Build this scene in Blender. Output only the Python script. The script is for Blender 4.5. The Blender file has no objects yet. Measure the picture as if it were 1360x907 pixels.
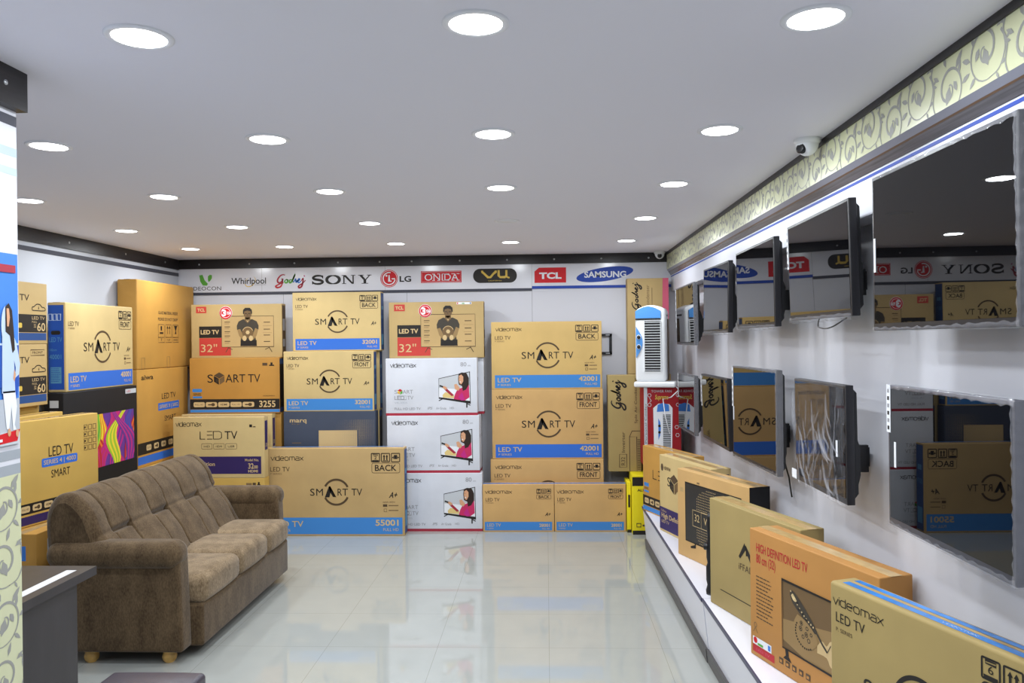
import bpy, math, random
from mathutils import Vector, Matrix
random.seed(7)
sc = bpy.context.scene
COL = sc.collection
PI = math.pi

# ------------------------------------------------------------------ camera
def rad(a): return a * PI / 180
CAM_H = 1.75
cam_d = bpy.data.cameras.new('camera'); cam = bpy.data.objects.new('camera', cam_d); COL.objects.link(cam)
cam_d.sensor_fit = 'HORIZONTAL'; cam_d.sensor_width = 36.0; cam_d.lens = 36.0 * 1042.0 / 1360.0
cam_d.clip_start = 0.05; cam_d.clip_end = 60
YAW = math.atan2(45, 1042); ROLL = 0.011; PITCH = math.atan2(-2.0, 1042)
cam.matrix_world = (Matrix.Translation((0, 0, CAM_H)) @ Matrix.Rotation(YAW, 4, 'Z')
                    @ Matrix.Rotation(PI / 2 + PITCH, 4, 'X') @ Matrix.Rotation(-ROLL, 4, 'Z'))
sc.camera = cam
# ------------------------------------------------------------------ light and exposure
LAMP_W = 8.5            # watts of each downlight
LAMP_COL = (0.91, 0.965, 1.0)
sc.view_settings.view_transform = 'Standard'
sc.view_settings.look = 'None'
sc.view_settings.gamma = 1.0
sc.view_settings.use_curve_mapping = False
sc.view_settings.exposure = 0.0
wd = bpy.data.worlds.new('world'); sc.world = wd; wd.use_nodes = True
wd.node_tree.nodes['Background'].inputs[0].default_value = (0.5, 0.55, 0.6, 1)
wd.node_tree.nodes['Background'].inputs[1].default_value = 0.05

# ------------------------------------------------------------------ materials
def lin(c):
    c = c / 255.0
    return c / 12.92 if c <= 0.04045 else ((c + 0.055) / 1.055) ** 2.4
def rgb(r, g, b): return (lin(r), lin(g), lin(b), 1.0)
M = {}
def mat(name, col, rough=0.6, metal=0.0, spec=0.5, emit=0.0, noise=0.0, nscale=8.0, bump=0.0, bscale=60.0, sheen=0.0,
        coat=0.0, stretch=None):
    m = bpy.data.materials.new(name); m.use_nodes = True
    nt = m.node_tree; b = nt.nodes['Principled BSDF']
    b.inputs['Base Color'].default_value = rgb(*col)
    b.inputs['Roughness'].default_value = rough
    b.inputs['Metallic'].default_value = metal
    b.inputs['Specular IOR Level'].default_value = spec
    if sheen: b.inputs['Sheen Weight'].default_value = sheen; b.inputs['Sheen Roughness'].default_value = 0.4
    if coat: b.inputs['Coat Weight'].default_value = coat; b.inputs['Coat Roughness'].default_value = 0.08
    if emit:
        b.inputs['Emission Color'].default_value = rgb(*col); b.inputs['Emission Strength'].default_value = emit
    if noise or bump:
        tc = nt.nodes.new('ShaderNodeTexCoord'); mp = nt.nodes.new('ShaderNodeMapping')
        nt.links.new(tc.outputs['Object'], mp.inputs['Vector'])
        if stretch: mp.inputs['Scale'].default_value = stretch
    if noise:
        n = nt.nodes.new('ShaderNodeTexNoise'); n.inputs['Scale'].default_value = nscale; n.inputs['Detail'].default_value = 4
        nt.links.new(mp.outputs[0], n.inputs['Vector'])
        r = nt.nodes.new('ShaderNodeValToRGB')
        lo = [max(0, x * (1 - noise)) for x in col]; hi = [min(255, x * (1 + noise)) for x in col]
        r.color_ramp.elements[0].position = 0.3; r.color_ramp.elements[1].position = 0.7
        r.color_ramp.elements[0].color = rgb(*lo); r.color_ramp.elements[1].color = rgb(*hi)
        nt.links.new(n.outputs['Fac'], r.inputs[0]); nt.links.new(r.outputs[0], b.inputs['Base Color'])
    if bump:
        n2 = nt.nodes.new('ShaderNodeTexNoise'); n2.inputs['Scale'].default_value = bscale
        nt.links.new(mp.outputs[0], n2.inputs['Vector'])
        bp = nt.nodes.new('ShaderNodeBump'); bp.inputs['Strength'].default_value = bump; bp.inputs['Distance'].default_value = 0.01
        nt.links.new(n2.outputs['Fac'], bp.inputs['Height']); nt.links.new(bp.outputs[0], b.inputs['Normal'])
    M[name] = m
    return m
def card(name, col): return mat(name, col, rough=0.62, spec=0.3, noise=0.035, nscale=3.0, bump=0.03, bscale=25)
card('card_yellow', (204, 171, 108)); card('card_tan', (203, 163, 106)); card('card_pale', (204, 179, 125))
card('card_gold', (184, 134, 62)); card('card_amber', (192, 144, 70)); card('card_kraft', (186, 159, 108))
card('card_mustard', (198, 162, 84)); card('card_orange', (184, 132, 72)); card('card_khaki', (164, 143, 92))
card('card_brown', (170, 130, 70)); card('card_dull', (188, 158, 108))
card('card_white', (212, 215, 224)); card('card_slate', (66, 74, 92)); card('card_black', (26, 25, 28)); card('card_red', (156, 28, 36))
card('card_lemon', (236, 218, 30))
for n, c in dict(ink_black=(34, 30, 28), ink_brown=(84, 66, 46), ink_soft=(128, 104, 72), ink_blue=(64, 132, 204), ink_royal=(50, 108, 206),
                 ink_navy=(38, 74, 132), ink_purple=(52, 38, 92), ink_red=(190, 62, 54), ink_maroon=(164, 44, 62), ink_tan=(205, 178, 130),
                 ink_white=(232, 234, 240), ink_grey=(150, 150, 156), ink_lightgrey=(196, 200, 206), ink_gold=(212, 180, 78), ink_green=(92, 166, 62),
                 ink_skin=(214, 160, 124), ink_darkskin=(96, 70, 50), ink_pink=(196, 44, 96), ink_magenta=(190, 40, 130), ink_violet=(104, 52, 142),
                 ink_orange=(232, 120, 40), ink_yellow=(238, 214, 60), ink_lime=(160, 196, 50), ink_hair=(46, 32, 26), ink_sky=(66, 128, 214),
                 ink_deep=(34, 82, 176), ink_cream=(228, 202, 150), ink_paleyellow=(224, 198, 130), ink_jersey=(64, 58, 50), ink_dusk=(112, 88, 58),
                 ink_dusklight=(150, 122, 80), ink_signred=(206, 24, 36), ink_samblue=(30, 68, 168), ink_rosepink=(206, 92, 118), ink_crimson=(184, 40, 48),
                 ink_teal=(90, 150, 190), ink_palesilver=(180, 186, 196), ink_bluewhite=(188, 206, 232), ink_scroll=(152, 152, 148),
                 ink_stripe=(66, 68, 80), ink_stripegrey=(158, 164, 172), ink_stripepale=(186, 202, 212)).items():
    mat(n, c, rough=0.5, spec=0.35)
mat('wall_white', (214, 215, 224), rough=0.35, spec=0.4)
mat('wall_left', (198, 203, 214), rough=0.35, spec=0.4)
mat('board_white', (218, 219, 228), rough=0.18, spec=0.5)
mat('ceiling_white', (238, 236, 246), rough=0.9, spec=0.2)
mat('wenge', (28, 24, 26), rough=0.36, spec=0.5, noise=0.25, nscale=40, stretch=(0.3, 0.3, 4))
mat('wenge_grey', (92, 90, 96), rough=0.25, spec=0.5, noise=0.15, nscale=30, stretch=(1, 0.1, 6))
mat('trim_bluegrey', (130, 132, 146), rough=0.3)
mat('trim_brown', (98, 74, 56), rough=0.4)
mat('wallpaper_cream', (206, 208, 172), rough=0.32, spec=0.5)
mat('screw_metal', (190, 192, 196), rough=0.3, metal=0.9)
mat('lamp_rim', (240, 241, 248), rough=0.35)
mat('lamp_glow', (255, 255, 255), rough=0.4, emit=12)
mat('tape', (196, 164, 110), rough=0.12, spec=0.6, noise=0.06, nscale=20)
mat('tape_blue', (58, 130, 206), rough=0.12, spec=0.6, noise=0.12, nscale=14, bump=0.1, bscale=40)
mat('gloss_black', (8, 8, 10), rough=0.02, spec=0.6)
mat('screen_black', (6, 6, 8), rough=0.012, spec=0.5)
mat('plastic_black', (22, 22, 26), rough=0.35)
mat('plastic_dark', (26, 25, 30), rough=0.4)
mat('plastic_grey', (60, 60, 70), rough=0.3)
mat('plastic_white', (236, 238, 242), rough=0.22, spec=0.5)
mat('plastic_blue', (84, 152, 224), rough=0.2, spec=0.5)
mat('desk_dark', (52, 49, 53), rough=0.35, noise=0.08, nscale=12, stretch=(1, 1, 0.2))
mat('inlay_silver', (226, 230, 236), rough=0.2, spec=0.5)
mat('leatherette', (62, 58, 70), rough=0.3, spec=0.5, bump=0.06, bscale=180)
mat('bun_wood', (208, 166, 92), rough=0.4, noise=0.15, nscale=14)
mat('platform_white', (226, 226, 236), rough=0.28)
mat('edge_navy', (62, 62, 92), rough=0.35)
mat('skirting_grey', (86, 84, 84), rough=0.45, noise=0.12, nscale=22, stretch=(1, 0.1, 5))
mat('cable_black', (18, 18, 20), rough=0.4)
mat('cable_grey', (150, 150, 152), rough=0.4)
mat('picture_dark', (44, 42, 40), rough=0.3)

def fabric(name, lo, hi, nsc):
    m = mat(name, lo, rough=0.95, spec=0.12, sheen=0.25)
    nt = m.node_tree; b = nt.nodes['Principled BSDF']
    tc = nt.nodes.new('ShaderNodeTexCoord')
    n1 = nt.nodes.new('ShaderNodeTexNoise'); n1.inputs['Scale'].default_value = nsc; n1.inputs['Detail'].default_value = 6
    n2 = nt.nodes.new('ShaderNodeTexNoise'); n2.inputs['Scale'].default_value = 150; n2.inputs['Detail'].default_value = 2
    add = nt.nodes.new('ShaderNodeMath'); add.operation = 'ADD'
    mp = nt.nodes.new('ShaderNodeMapping'); mp.inputs['Scale'].default_value = (1, 1, .45); nt.links.new(tc.outputs['Object'], mp.inputs['Vector'])
    mul = nt.nodes.new('ShaderNodeMath'); mul.operation = 'MULTIPLY'; mul.inputs[1].default_value = 0.5
    nt.links.new(mp.outputs[0], n1.inputs['Vector']); nt.links.new(mp.outputs[0], n2.inputs['Vector'])
    nt.links.new(n1.outputs['Fac'], add.inputs[0]); nt.links.new(n2.outputs['Fac'], add.inputs[1]); nt.links.new(add.outputs[0], mul.inputs[0])
    r = nt.nodes.new('ShaderNodeValToRGB'); r.color_ramp.elements[0].position = 0.36; r.color_ramp.elements[1].position = 0.64
    r.color_ramp.elements[0].color = rgb(*lo); r.color_ramp.elements[1].color = rgb(*hi)
    nt.links.new(mul.outputs[0], r.inputs[0]); nt.links.new(r.outputs[0], b.inputs['Base Color'])
    bp = nt.nodes.new('ShaderNodeBump'); bp.inputs['Strength'].default_value = 0.25; bp.inputs['Distance'].default_value = 0.003
    nt.links.new(n2.outputs['Fac'], bp.inputs['Height']); nt.links.new(bp.outputs[0], b.inputs['Normal'])
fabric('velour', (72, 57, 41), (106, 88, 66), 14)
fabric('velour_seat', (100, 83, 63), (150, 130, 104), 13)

def film_mat(name, opacity, rough, bump):
    m = bpy.data.materials.new(name); m.use_nodes = True; nt = m.node_tree
    for n in list(nt.nodes): nt.nodes.remove(n)
    out = nt.nodes.new('ShaderNodeOutputMaterial'); mx = nt.nodes.new('ShaderNodeMixShader')
    tr = nt.nodes.new('ShaderNodeBsdfTransparent'); pr = nt.nodes.new('ShaderNodeBsdfPrincipled')
    pr.inputs['Base Color'].default_value = rgb(205, 205, 215); pr.inputs['Roughness'].default_value = rough
    pr.inputs['Specular IOR Level'].default_value = 0.9
    mx.inputs[0].default_value = opacity
    nt.links.new(tr.outputs[0], mx.inputs[1]); nt.links.new(pr.outputs[0], mx.inputs[2]); nt.links.new(mx.outputs[0], out.inputs[0])
    if bump:
        tc = nt.nodes.new('ShaderNodeTexCoord'); n = nt.nodes.new('ShaderNodeTexNoise'); n.inputs['Scale'].default_value = 30
        nt.links.new(tc.outputs['Object'], n.inputs['Vector'])
        bp = nt.nodes.new('ShaderNodeBump'); bp.inputs['Strength'].default_value = bump; bp.inputs['Distance'].default_value = 0.02
        nt.links.new(n.outputs['Fac'], bp.inputs['Height']); nt.links.new(bp.outputs[0], pr.inputs['Normal'])
    M[name] = m
film_mat('film_clear', 0.18, 0.12, 0.4)
film_mat('film_wrap', 0.05, 0.10, 0.5)
film_mat('film_ridge', 0.13, 0.2, 0.2)

def tiles(name):
    m = mat(name, (188, 188, 180), rough=0.045, spec=0.65)
    nt = m.node_tree; b = nt.nodes['Principled BSDF']
    g = nt.nodes.new('ShaderNodeNewGeometry'); sx = nt.nodes.new('ShaderNodeSeparateXYZ'); nt.links.new(g.outputs['Position'], sx.inputs[0])
    def edge(sock, off, size):
        a = nt.nodes.new('ShaderNodeMath'); a.operation = 'SUBTRACT'; a.inputs[1].default_value = off; nt.links.new(sock, a.inputs[0])
        p = nt.nodes.new('ShaderNodeMath'); p.operation = 'PINGPONG'; p.inputs[1].default_value = size / 2; nt.links.new(a.outputs[0], p.inputs[0])
        l = nt.nodes.new('ShaderNodeMath'); l.operation = 'LESS_THAN'; l.inputs[1].default_value = 0.0013; nt.links.new(p.outputs[0], l.inputs[0])
        return l.outputs[0]
    ex = edge(sx.outputs[0], 0.0, 0.637); ey = edge(sx.outputs[1], 5.0, 0.545)
    mx = nt.nodes.new('ShaderNodeMath'); mx.operation = 'MAXIMUM'; nt.links.new(ex, mx.inputs[0]); nt.links.new(ey, mx.inputs[1])
    n = nt.nodes.new('ShaderNodeTexNoise'); n.inputs['Scale'].default_value = 5; n.inputs['Detail'].default_value = 6
    nt.links.new(g.outputs['Position'], n.inputs['Vector'])
    r = nt.nodes.new('ShaderNodeValToRGB'); r.color_ramp.elements[0].color = rgb(160, 163, 160); r.color_ramp.elements[1].color = rgb(170, 172, 168)
    nt.links.new(n.outputs['Fac'], r.inputs[0])
    mc = nt.nodes.new('ShaderNodeMixRGB'); mc.inputs[2].default_value = rgb(140, 140, 134)
    nt.links.new(mx.outputs[0], mc.inputs[0]); nt.links.new(r.outputs[0], mc.inputs[1]); nt.links.new(mc.outputs[0], b.inputs['Base Color'])
tiles('floor_tiles')
def panels(name):
    m = mat(name, (212, 213, 222), rough=0.35, spec=0.4)
    nt = m.node_tree; b = nt.nodes['Principled BSDF']
    g = nt.nodes.new('ShaderNodeNewGeometry'); sx = nt.nodes.new('ShaderNodeSeparateXYZ'); nt.links.new(g.outputs['Position'], sx.inputs[0])
    a = nt.nodes.new('ShaderNodeMath'); a.operation = 'ADD'; a.inputs[1].default_value = 0.129; nt.links.new(sx.outputs[0], a.inputs[0])
    p = nt.nodes.new('ShaderNodeMath'); p.operation = 'PINGPONG'; p.inputs[1].default_value = 0.61; nt.links.new(a.outputs[0], p.inputs[0])
    l = nt.nodes.new('ShaderNodeMath'); l.operation = 'LESS_THAN'; l.inputs[1].default_value = 0.002; nt.links.new(p.outputs[0], l.inputs[0])
    mc = nt.nodes.new('ShaderNodeMixRGB'); mc.inputs[1].default_value = rgb(212, 213, 222); mc.inputs[2].default_value = rgb(150, 150, 160)
    nt.links.new(l.outputs[0], mc.inputs[0]); nt.links.new(mc.outputs[0], b.inputs['Base Color'])
panels('wall_panels')

# ------------------------------------------------------------------ mesh builder
class MB:
    def __init__(s): s.v = []; s.f = []; s.m = []; s.names = []; s.sm = []
    def mi(s, n):
        if n not in s.names: s.names.append(n)
        return s.names.index(n)
    def poly(s, pts, m, smooth=False):
        i = len(s.v); s.v += [tuple(p) for p in pts]; s.f.append(tuple(range(i, i + len(pts)))); s.m.append(s.mi(m)); s.sm.append(smooth)
    def add(s, verts, faces, m, smooth=False):
        i = len(s.v); s.v += [tuple(p) for p in verts]; k = s.mi(m)
        for f in faces: s.f.append(tuple(i + j for j in f)); s.m.append(k); s.sm.append(smooth)
    def box(s, lo, hi, m):
        x0, y0, z0 = lo; x1, y1, z1 = hi
        s.add([(x0, y0, z0), (x1, y0, z0), (x1, y1, z0), (x0, y1, z0), (x0, y0, z1), (x1, y0, z1), (x1, y1, z1), (x0, y1, z1)],
              [(0, 3, 2, 1), (4, 5, 6, 7), (0, 1, 5, 4), (1, 2, 6, 5), (2, 3, 7, 6), (3, 0, 4, 7)], m)
    def rbox(s, lo, hi, r, m, k=2, n=1, fn=None, smooth=True):
        """box with rounded edges; k cells in each rounded zone, n cells between; fn deforms each point"""
        ax = []
        for a in range(3):
            l, h = lo[a], hi[a]; nn = n[a] if isinstance(n, (tuple, list)) else n
            p = [l + r * (1 - math.tan(PI / 4 * (1 - i / k))) for i in range(k)]
            p += [l + r + (h - l - 2 * r) * i / nn for i in range(nn + 1)]
            p += [h - r * (1 - math.tan(PI / 4 * (1 - i / k))) for i in range(k - 1, -1, -1)]
            ax.append(p)
        idx = {}; verts = []; faces = []
        def vid(i, j, q):
            if (i, j, q) in idx: return idx[(i, j, q)]
            p = [ax[0][i], ax[1][j], ax[2][q]]
            c = [min(max(p[a], lo[a] + r), hi[a] - r) for a in range(3)]
            d = Vector([p[a] - c[a] for a in range(3)])
            if d.length > 1e-9: d = d.normalized() * r
            p = (c[0] + d[0], c[1] + d[1], c[2] + d[2])
            if fn: p = fn(*p)
            idx[(i, j, q)] = len(verts); verts.append(p); return idx[(i, j, q)]
        N = [len(x) - 1 for x in ax]
        for i in range(N[0]):
            for j in range(N[1]):
                faces.append([vid(i, j, 0), vid(i, j + 1, 0), vid(i + 1, j + 1, 0), vid(i + 1, j, 0)])
                faces.append([vid(i, j, N[2]), vid(i + 1, j, N[2]), vid(i + 1, j + 1, N[2]), vid(i, j + 1, N[2])])
        for i in range(N[0]):
            for q in range(N[2]):
                faces.append([vid(i, 0, q), vid(i + 1, 0, q), vid(i + 1, 0, q + 1), vid(i, 0, q + 1)])
                faces.append([vid(i, N[1], q), vid(i, N[1], q + 1), vid(i + 1, N[1], q + 1), vid(i + 1, N[1], q)])
        for j in range(N[1]):
            for q in range(N[2]):
                faces.append([vid(0, j, q), vid(0, j, q + 1), vid(0, j + 1, q + 1), vid(0, j + 1, q)])
                faces.append([vid(N[0], j, q), vid(N[0], j + 1, q), vid(N[0], j + 1, q + 1), vid(N[0], j, q + 1)])
        s.add(verts, faces, m, smooth)
    def prism(s, outline, axis, a0, a1, m, smooth=False):
        """outline of 2D points extruded along axis ('x','y','z')"""
        def P(p, t):
            if axis == 'x': return (t, p[0], p[1])
            if axis == 'y': return (p[0], t, p[1])
            return (p[0], p[1], t)
        n = len(outline)
        s.add([P(p, a0) for p in outline] + [P(p, a1) for p in outline],
              [tuple(range(n)), tuple(range(2 * n - 1, n - 1, -1))], m)
        s.add([P(p, a0) for p in outline] + [P(p, a1) for p in outline],
              [(i, (i + 1) % n, n + (i + 1) % n, n + i) for i in range(n)], m, smooth)
    def lathe(s, c, prof, m, seg=24, axis='z'):
        """prof: list of (radius, height)"""
        vs = []; fs = []
        for r, h in prof:
            for i in range(seg):
                a = 2 * PI * i / seg; x, y = r * math.cos(a), r * math.sin(a)
                if axis == 'z': vs.append((c[0] + x, c[1] + y, c[2] + h))
                elif axis == 'y': vs.append((c[0] + x, c[1] + h, c[2] + y))
                else: vs.append((c[0] + h, c[1] + x, c[2] + y))
        for k in range(len(prof) - 1):
            for i in range(seg):
                j = (i + 1) % seg; fs.append((k * seg + i, k * seg + j, (k + 1) * seg + j, (k + 1) * seg + i))
        fs.append(tuple(range(seg))); fs.append(tuple((len(prof) - 1) * seg + i for i in range(seg)))
        s.add(vs, fs, m, True)
    def tube(s, pts, r, m, seg=8):
        pts = [Vector(p) for p in pts]; vs = []; fs = []
        for k, p in enumerate(pts):
            t = (pts[min(k + 1, len(pts) - 1)] - pts[max(k - 1, 0)]).normalized()
            up = Vector((0, 0, 1)) if abs(t.z) < 0.9 else Vector((1, 0, 0))
            a = t.cross(up).normalized(); b = a.cross(t)
            rr = r[k] if isinstance(r, (list, tuple)) else r
            for i in range(seg):
                q = 2 * PI * i / seg; vs.append(p + a * math.cos(q) * rr + b * math.sin(q) * rr)
        for k in range(len(pts) - 1):
            for i in range(seg):
                j = (i + 1) % seg; fs.append((k * seg + i, k * seg + j, (k + 1) * seg + j, (k + 1) * seg + i))
        fs.append(tuple(range(seg))); fs.append(tuple((len(pts) - 1) * seg + i for i in range(seg)))
        s.add(vs, fs, m, True)
    def build(s, name, parent=None):
        me = bpy.data.meshes.new(name); me.from_pydata(s.v, [], s.f)
        for n in s.names: me.materials.append(M[n])
        me.polygons.foreach_set('material_index', s.m); me.polygons.foreach_set('use_smooth', s.sm)
        me.update()
        o = bpy.data.objects.new(name, me); COL.objects.link(o)
        if parent: o.parent = parent
        return o

def tag(o, label, cat, group=None):
    o['label'] = label; o['category'] = cat
    if group: o['group'] = group
    return o
def thing(name, label, cat, loc=(0, 0, 0), rz=0.0, group=None):
    o = bpy.data.objects.new(name, None); COL.objects.link(o); o.empty_display_size = 0.1
    o.location = loc; o.rotation_euler = (0, 0, rz)
    return tag(o, label, cat, group)
def struct(name, mb):
    o = mb.build(name); o['kind'] = 'structure'; return o

# ------------------------------------------------------------------ text and print
_T = {}
def glyphs(s, bold=0.0, shear=0.0, sp=1.0):
    k = (s, bold, shear, sp)
    if k in _T: return _T[k]
    cu = bpy.data.curves.new('t', 'FONT'); cu.body = s; cu.size = 1.0; cu.resolution_u = 3; cu.offset = bold; cu.shear = shear
    cu.space_character = sp
    ob = bpy.data.objects.new('t', cu)
    me = bpy.data.meshes.new_from_object(ob)
    vs = [(v.co.x, v.co.y) for v in me.vertices]; fs = [tuple(p.vertices) for p in me.polygons]
    bpy.data.objects.remove(ob); bpy.data.curves.remove(cu); bpy.data.meshes.remove(me)
    x0 = min(v[0] for v in vs); x1 = max(v[0] for v in vs)
    _T[k] = ([((v[0] - x0) / (x1 - x0), v[1] / CAP) for v in vs], fs)
    return _T[k]
CAP = 1.0
_h = glyphs('H'); CAP = max(v[1] for v in _h[0]); _T.clear()

def smooth_pts(pts, n=6):
    out = []
    P = [pts[0]] + list(pts) + [pts[-1]]
    for i in range(1, len(P) - 2):
        for j in range(n):
            t = j / n; a, b, c, d = P[i - 1], P[i], P[i + 1], P[i + 2]
            out.append(tuple(0.5 * ((2 * b[q]) + (-a[q] + c[q]) * t + (2 * a[q] - 5 * b[q] + 4 * c[q] - d[q]) * t * t
                                    + (-a[q] + 3 * b[q] - 3 * c[q] + d[q]) * t ** 3) for q in range(2)))
    out.append(tuple(pts[-1])); return out

class Art:
    """flat print on one face: u, v in fractions of the face; sizes in metres where noted"""
    def __init__(s, mb, O, U, V, W, H):
        s.mb = mb; s.O = Vector(O); s.U = Vector(U).normalized(); s.V = Vector(V).normalized(); s.N = s.U.cross(s.V); s.W = W; s.H = H
    def P(s, u, v, L=1): return s.O + s.U * (u * s.W) + s.V * (v * s.H) + s.N * (0.0006 * L)
    clip = False; strip = False
    def poly(s, pts, m, L=1):
        if s.clip and len(pts) > 8 and len(pts) % 2 == 0 and s.strip:
            h = len(pts) // 2
            for i in range(h - 1): s.poly([pts[i], pts[-1 - i], pts[-2 - i], pts[i + 1]], m, L)
            return
        if s.clip:
            for ax, lim, sg in ((0, 0, 1), (0, 1, -1), (1, 0, 1), (1, 1, -1)):
                out = []
                for i in range(len(pts)):
                    p, q = pts[i - 1], pts[i]; dp, dq = (p[ax] - lim) * sg, (q[ax] - lim) * sg
                    if (dp < 0) != (dq < 0):
                        t = dp / (dp - dq); out.append((p[0] + (q[0] - p[0]) * t, p[1] + (q[1] - p[1]) * t))
                    if dq >= 0: out.append(q)
                pts = out
                if len(pts) < 3: return
        s.mb.poly([s.P(u, v, L) for u, v in pts], m)
    def rect(s, u0, v0, u1, v1, m, L=1): s.poly([(u0, v0), (u1, v0), (u1, v1), (u0, v1)], m, L)
    def rrect(s, u0, v0, u1, v1, r, m, L=1, seg=5):
        s.poly(s._rr(u0, v0, u1, v1, r, seg), m, L)
    def _rr(s, u0, v0, u1, v1, r, seg=5):
        ru, rv = r / s.W, r / s.H; pts = []
        for cx, cy, a0 in ((u1 - ru, v0 + rv, -90), (u1 - ru, v1 - rv, 0), (u0 + ru, v1 - rv, 90), (u0 + ru, v0 + rv, 180)):
            for i in range(seg + 1):
                a = rad(a0 + 90 * i / seg); pts.append((cx + ru * math.cos(a), cy + rv * math.sin(a)))
        return pts
    def frame(s, u0, v0, u1, v1, w, m, L=1, r=0.0):
        if r: s.stroke(s._rr(u0, v0, u1, v1, r), w, m, L, closed=True)
        else: s.stroke([(u0, v0), (u1, v0), (u1, v1), (u0, v1)], w, m, L, closed=True)
    def text(s, t, u0, v0, u1, v1, m, L=2, bold=0.0, shear=0.0, sp=1.0):
        vs, fs = glyphs(t, bold, shear, sp)
        s.mb.add([s.P(u0 + (u1 - u0) * x, v0 + (v1 - v0) * y, L) for x, y in vs], fs, m)
    def vtext(s, t, u0, v0, u1, v1, m, L=2, bold=0.0, shear=0.0):
        """text running upwards: baseline at u1, cap tops at u0, starts at v0"""
        vs, fs = glyphs(t, bold, shear)
        s.mb.add([s.P(u1 - (u1 - u0) * y, v0 + (v1 - v0) * x, L) for x, y in vs], fs, m)
    def ell(s, cu, cv, ru, rv, m, L=1, seg=28, rot=0.0):
        """radii in metres"""
        pts = []
        for i in range(seg):
            a = 2 * PI * i / seg; x, y = ru * math.cos(a), rv * math.sin(a)
            X = x * math.cos(rot) - y * math.sin(rot); Y = x * math.sin(rot) + y * math.cos(rot)
            pts.append((cu + X / s.W, cv + Y / s.H))
        s.poly(pts, m, L)
    def arc(s, cu, cv, r, a0, a1, w, m, L=1, n=24):
        s.stroke([(cu + r * math.cos(rad(a0 + (a1 - a0) * i / n)) / s.W, cv + r * math.sin(rad(a0 + (a1 - a0) * i / n)) / s.H) for i in range(n + 1)], w, m, L)
    def stroke(s, pts, w, m, L=1, closed=False):
        q = [Vector((u * s.W, v * s.H)) for u, v in pts]; n = len(q); vs = []; uv = []
        for i in range(n):
            a = q[(i - 1) % n] if closed or i > 0 else q[i]; b = q[(i + 1) % n] if closed or i < n - 1 else q[i]
            t = (b - a); t = t.normalized() if t.length > 1e-9 else Vector((1, 0)); nn = Vector((-t.y, t.x))
            k = 1.0
            if (closed or 0 < i < n - 1):
                e = (q[(i + 1) % n] - q[i]); e = e.normalized() if e.length > 1e-9 else t
                k = 1 / max(0.5, abs(Vector((-e.y, e.x)).dot(nn)))
            ww = w[i] if isinstance(w, (list, tuple)) else w
            for sg in (1, -1):
                p = q[i] + nn * (sg * ww / 2 * k); vs.append(s.P(p.x / s.W, p.y / s.H, L)); uv.append((p.x / s.W, p.y / s.H))
        fs = [(2 * i, 2 * i + 1, (2 * i + 3) % (2 * n), (2 * i + 2) % (2 * n)) for i in range(n if closed else n - 1)]
        if s.clip:
            for f in fs: s.poly([uv[j] for j in f], m, L)
        else: s.mb.add(vs, fs, m)
    def lines(s, u0, u1, vtop, vbot, n, m, L=1, frac=0.35, rag=0.25):
        h = (vtop - vbot) / n
        for i in range(n):
            e = u1 - (u1 - u0) * rag * random.random(); v = vtop - h * i
            x = u0
            while x < e - 0.002:
                l = (u1 - u0) * random.uniform(0.08, 0.2); s.rect(x, v - h * (frac + 0.2), min(e, x + l), v - h * 0.2, m, L); x += l + (u1 - u0) * 0.03
    def sub(s, u0, v0, u1, v1):
        a = Art(s.mb, s.P(u0, v0, 0), s.U, s.V, (u1 - u0) * s.W, (v1 - v0) * s.H); return a

GOD = [[(0.95, 0.95), (0.72, 1.0), (0.45, 0.85), (0.22, 0.5), (0.2, 0.2), (0.4, 0.08), (0.62, 0.25), (0.72, 0.5), (0.55, 0.48)],
       [(0.72, 0.5), (0.66, 0.0), (0.48, -0.35), (0.15, -0.45), (0.0, -0.3), (0.3, -0.1), (0.8, 0.12)],
       [(1.05, 0.45), (0.9, 0.25), (1.0, 0.08), (1.18, 0.15), (1.2, 0.38), (1.05, 0.45), (1.3, 0.36)],
       [(1.62, 0.42), (1.42, 0.38), (1.38, 0.12), (1.52, 0.1), (1.7, 0.4), (1.95, 1.0), (1.72, 0.4), (1.76, 0.1)],
       [(1.76, 0.1), (1.98, 0.45), (2.02, 0.35), (2.08, 0.12), (2.2, 0.38)],
       [(2.1, 0.2), (2.4, 0.38), (2.36, 0.5), (2.22, 0.3), (2.32, 0.08), (2.55, 0.25)],
       [(2.55, 0.25), (2.75, 0.55), (2.72, 0.1), (2.6, -0.35), (2.35, -0.5), (2.3, -0.3), (2.7, 0.0), (3.0, 0.35)],
       [(2.84, 0.78), (2.92, 0.86)]]
def script_word(a, u0, v0, u1, v1, w, mats, L=2, vertical=False, extra=True):
    for i, st in enumerate(GOD):
        pts = smooth_pts(st, 5)
        if vertical: q = [(u1 - (u1 - u0) * ((y + 0.5) / 1.5), v0 + (v1 - v0) * x / 3.0) for x, y in pts]
        else: q = [(u0 + (u1 - u0) * x / 3.0, v0 + (v1 - v0) * (y + 0.5) / 1.5) for x, y in pts]
        n = len(q); ws = [w * (0.55 + 0.75 * math.sin(PI * (k + 0.5) / n)) for k in range(n)]
        a.stroke(q, ws, mats[i % len(mats)], L)

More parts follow.
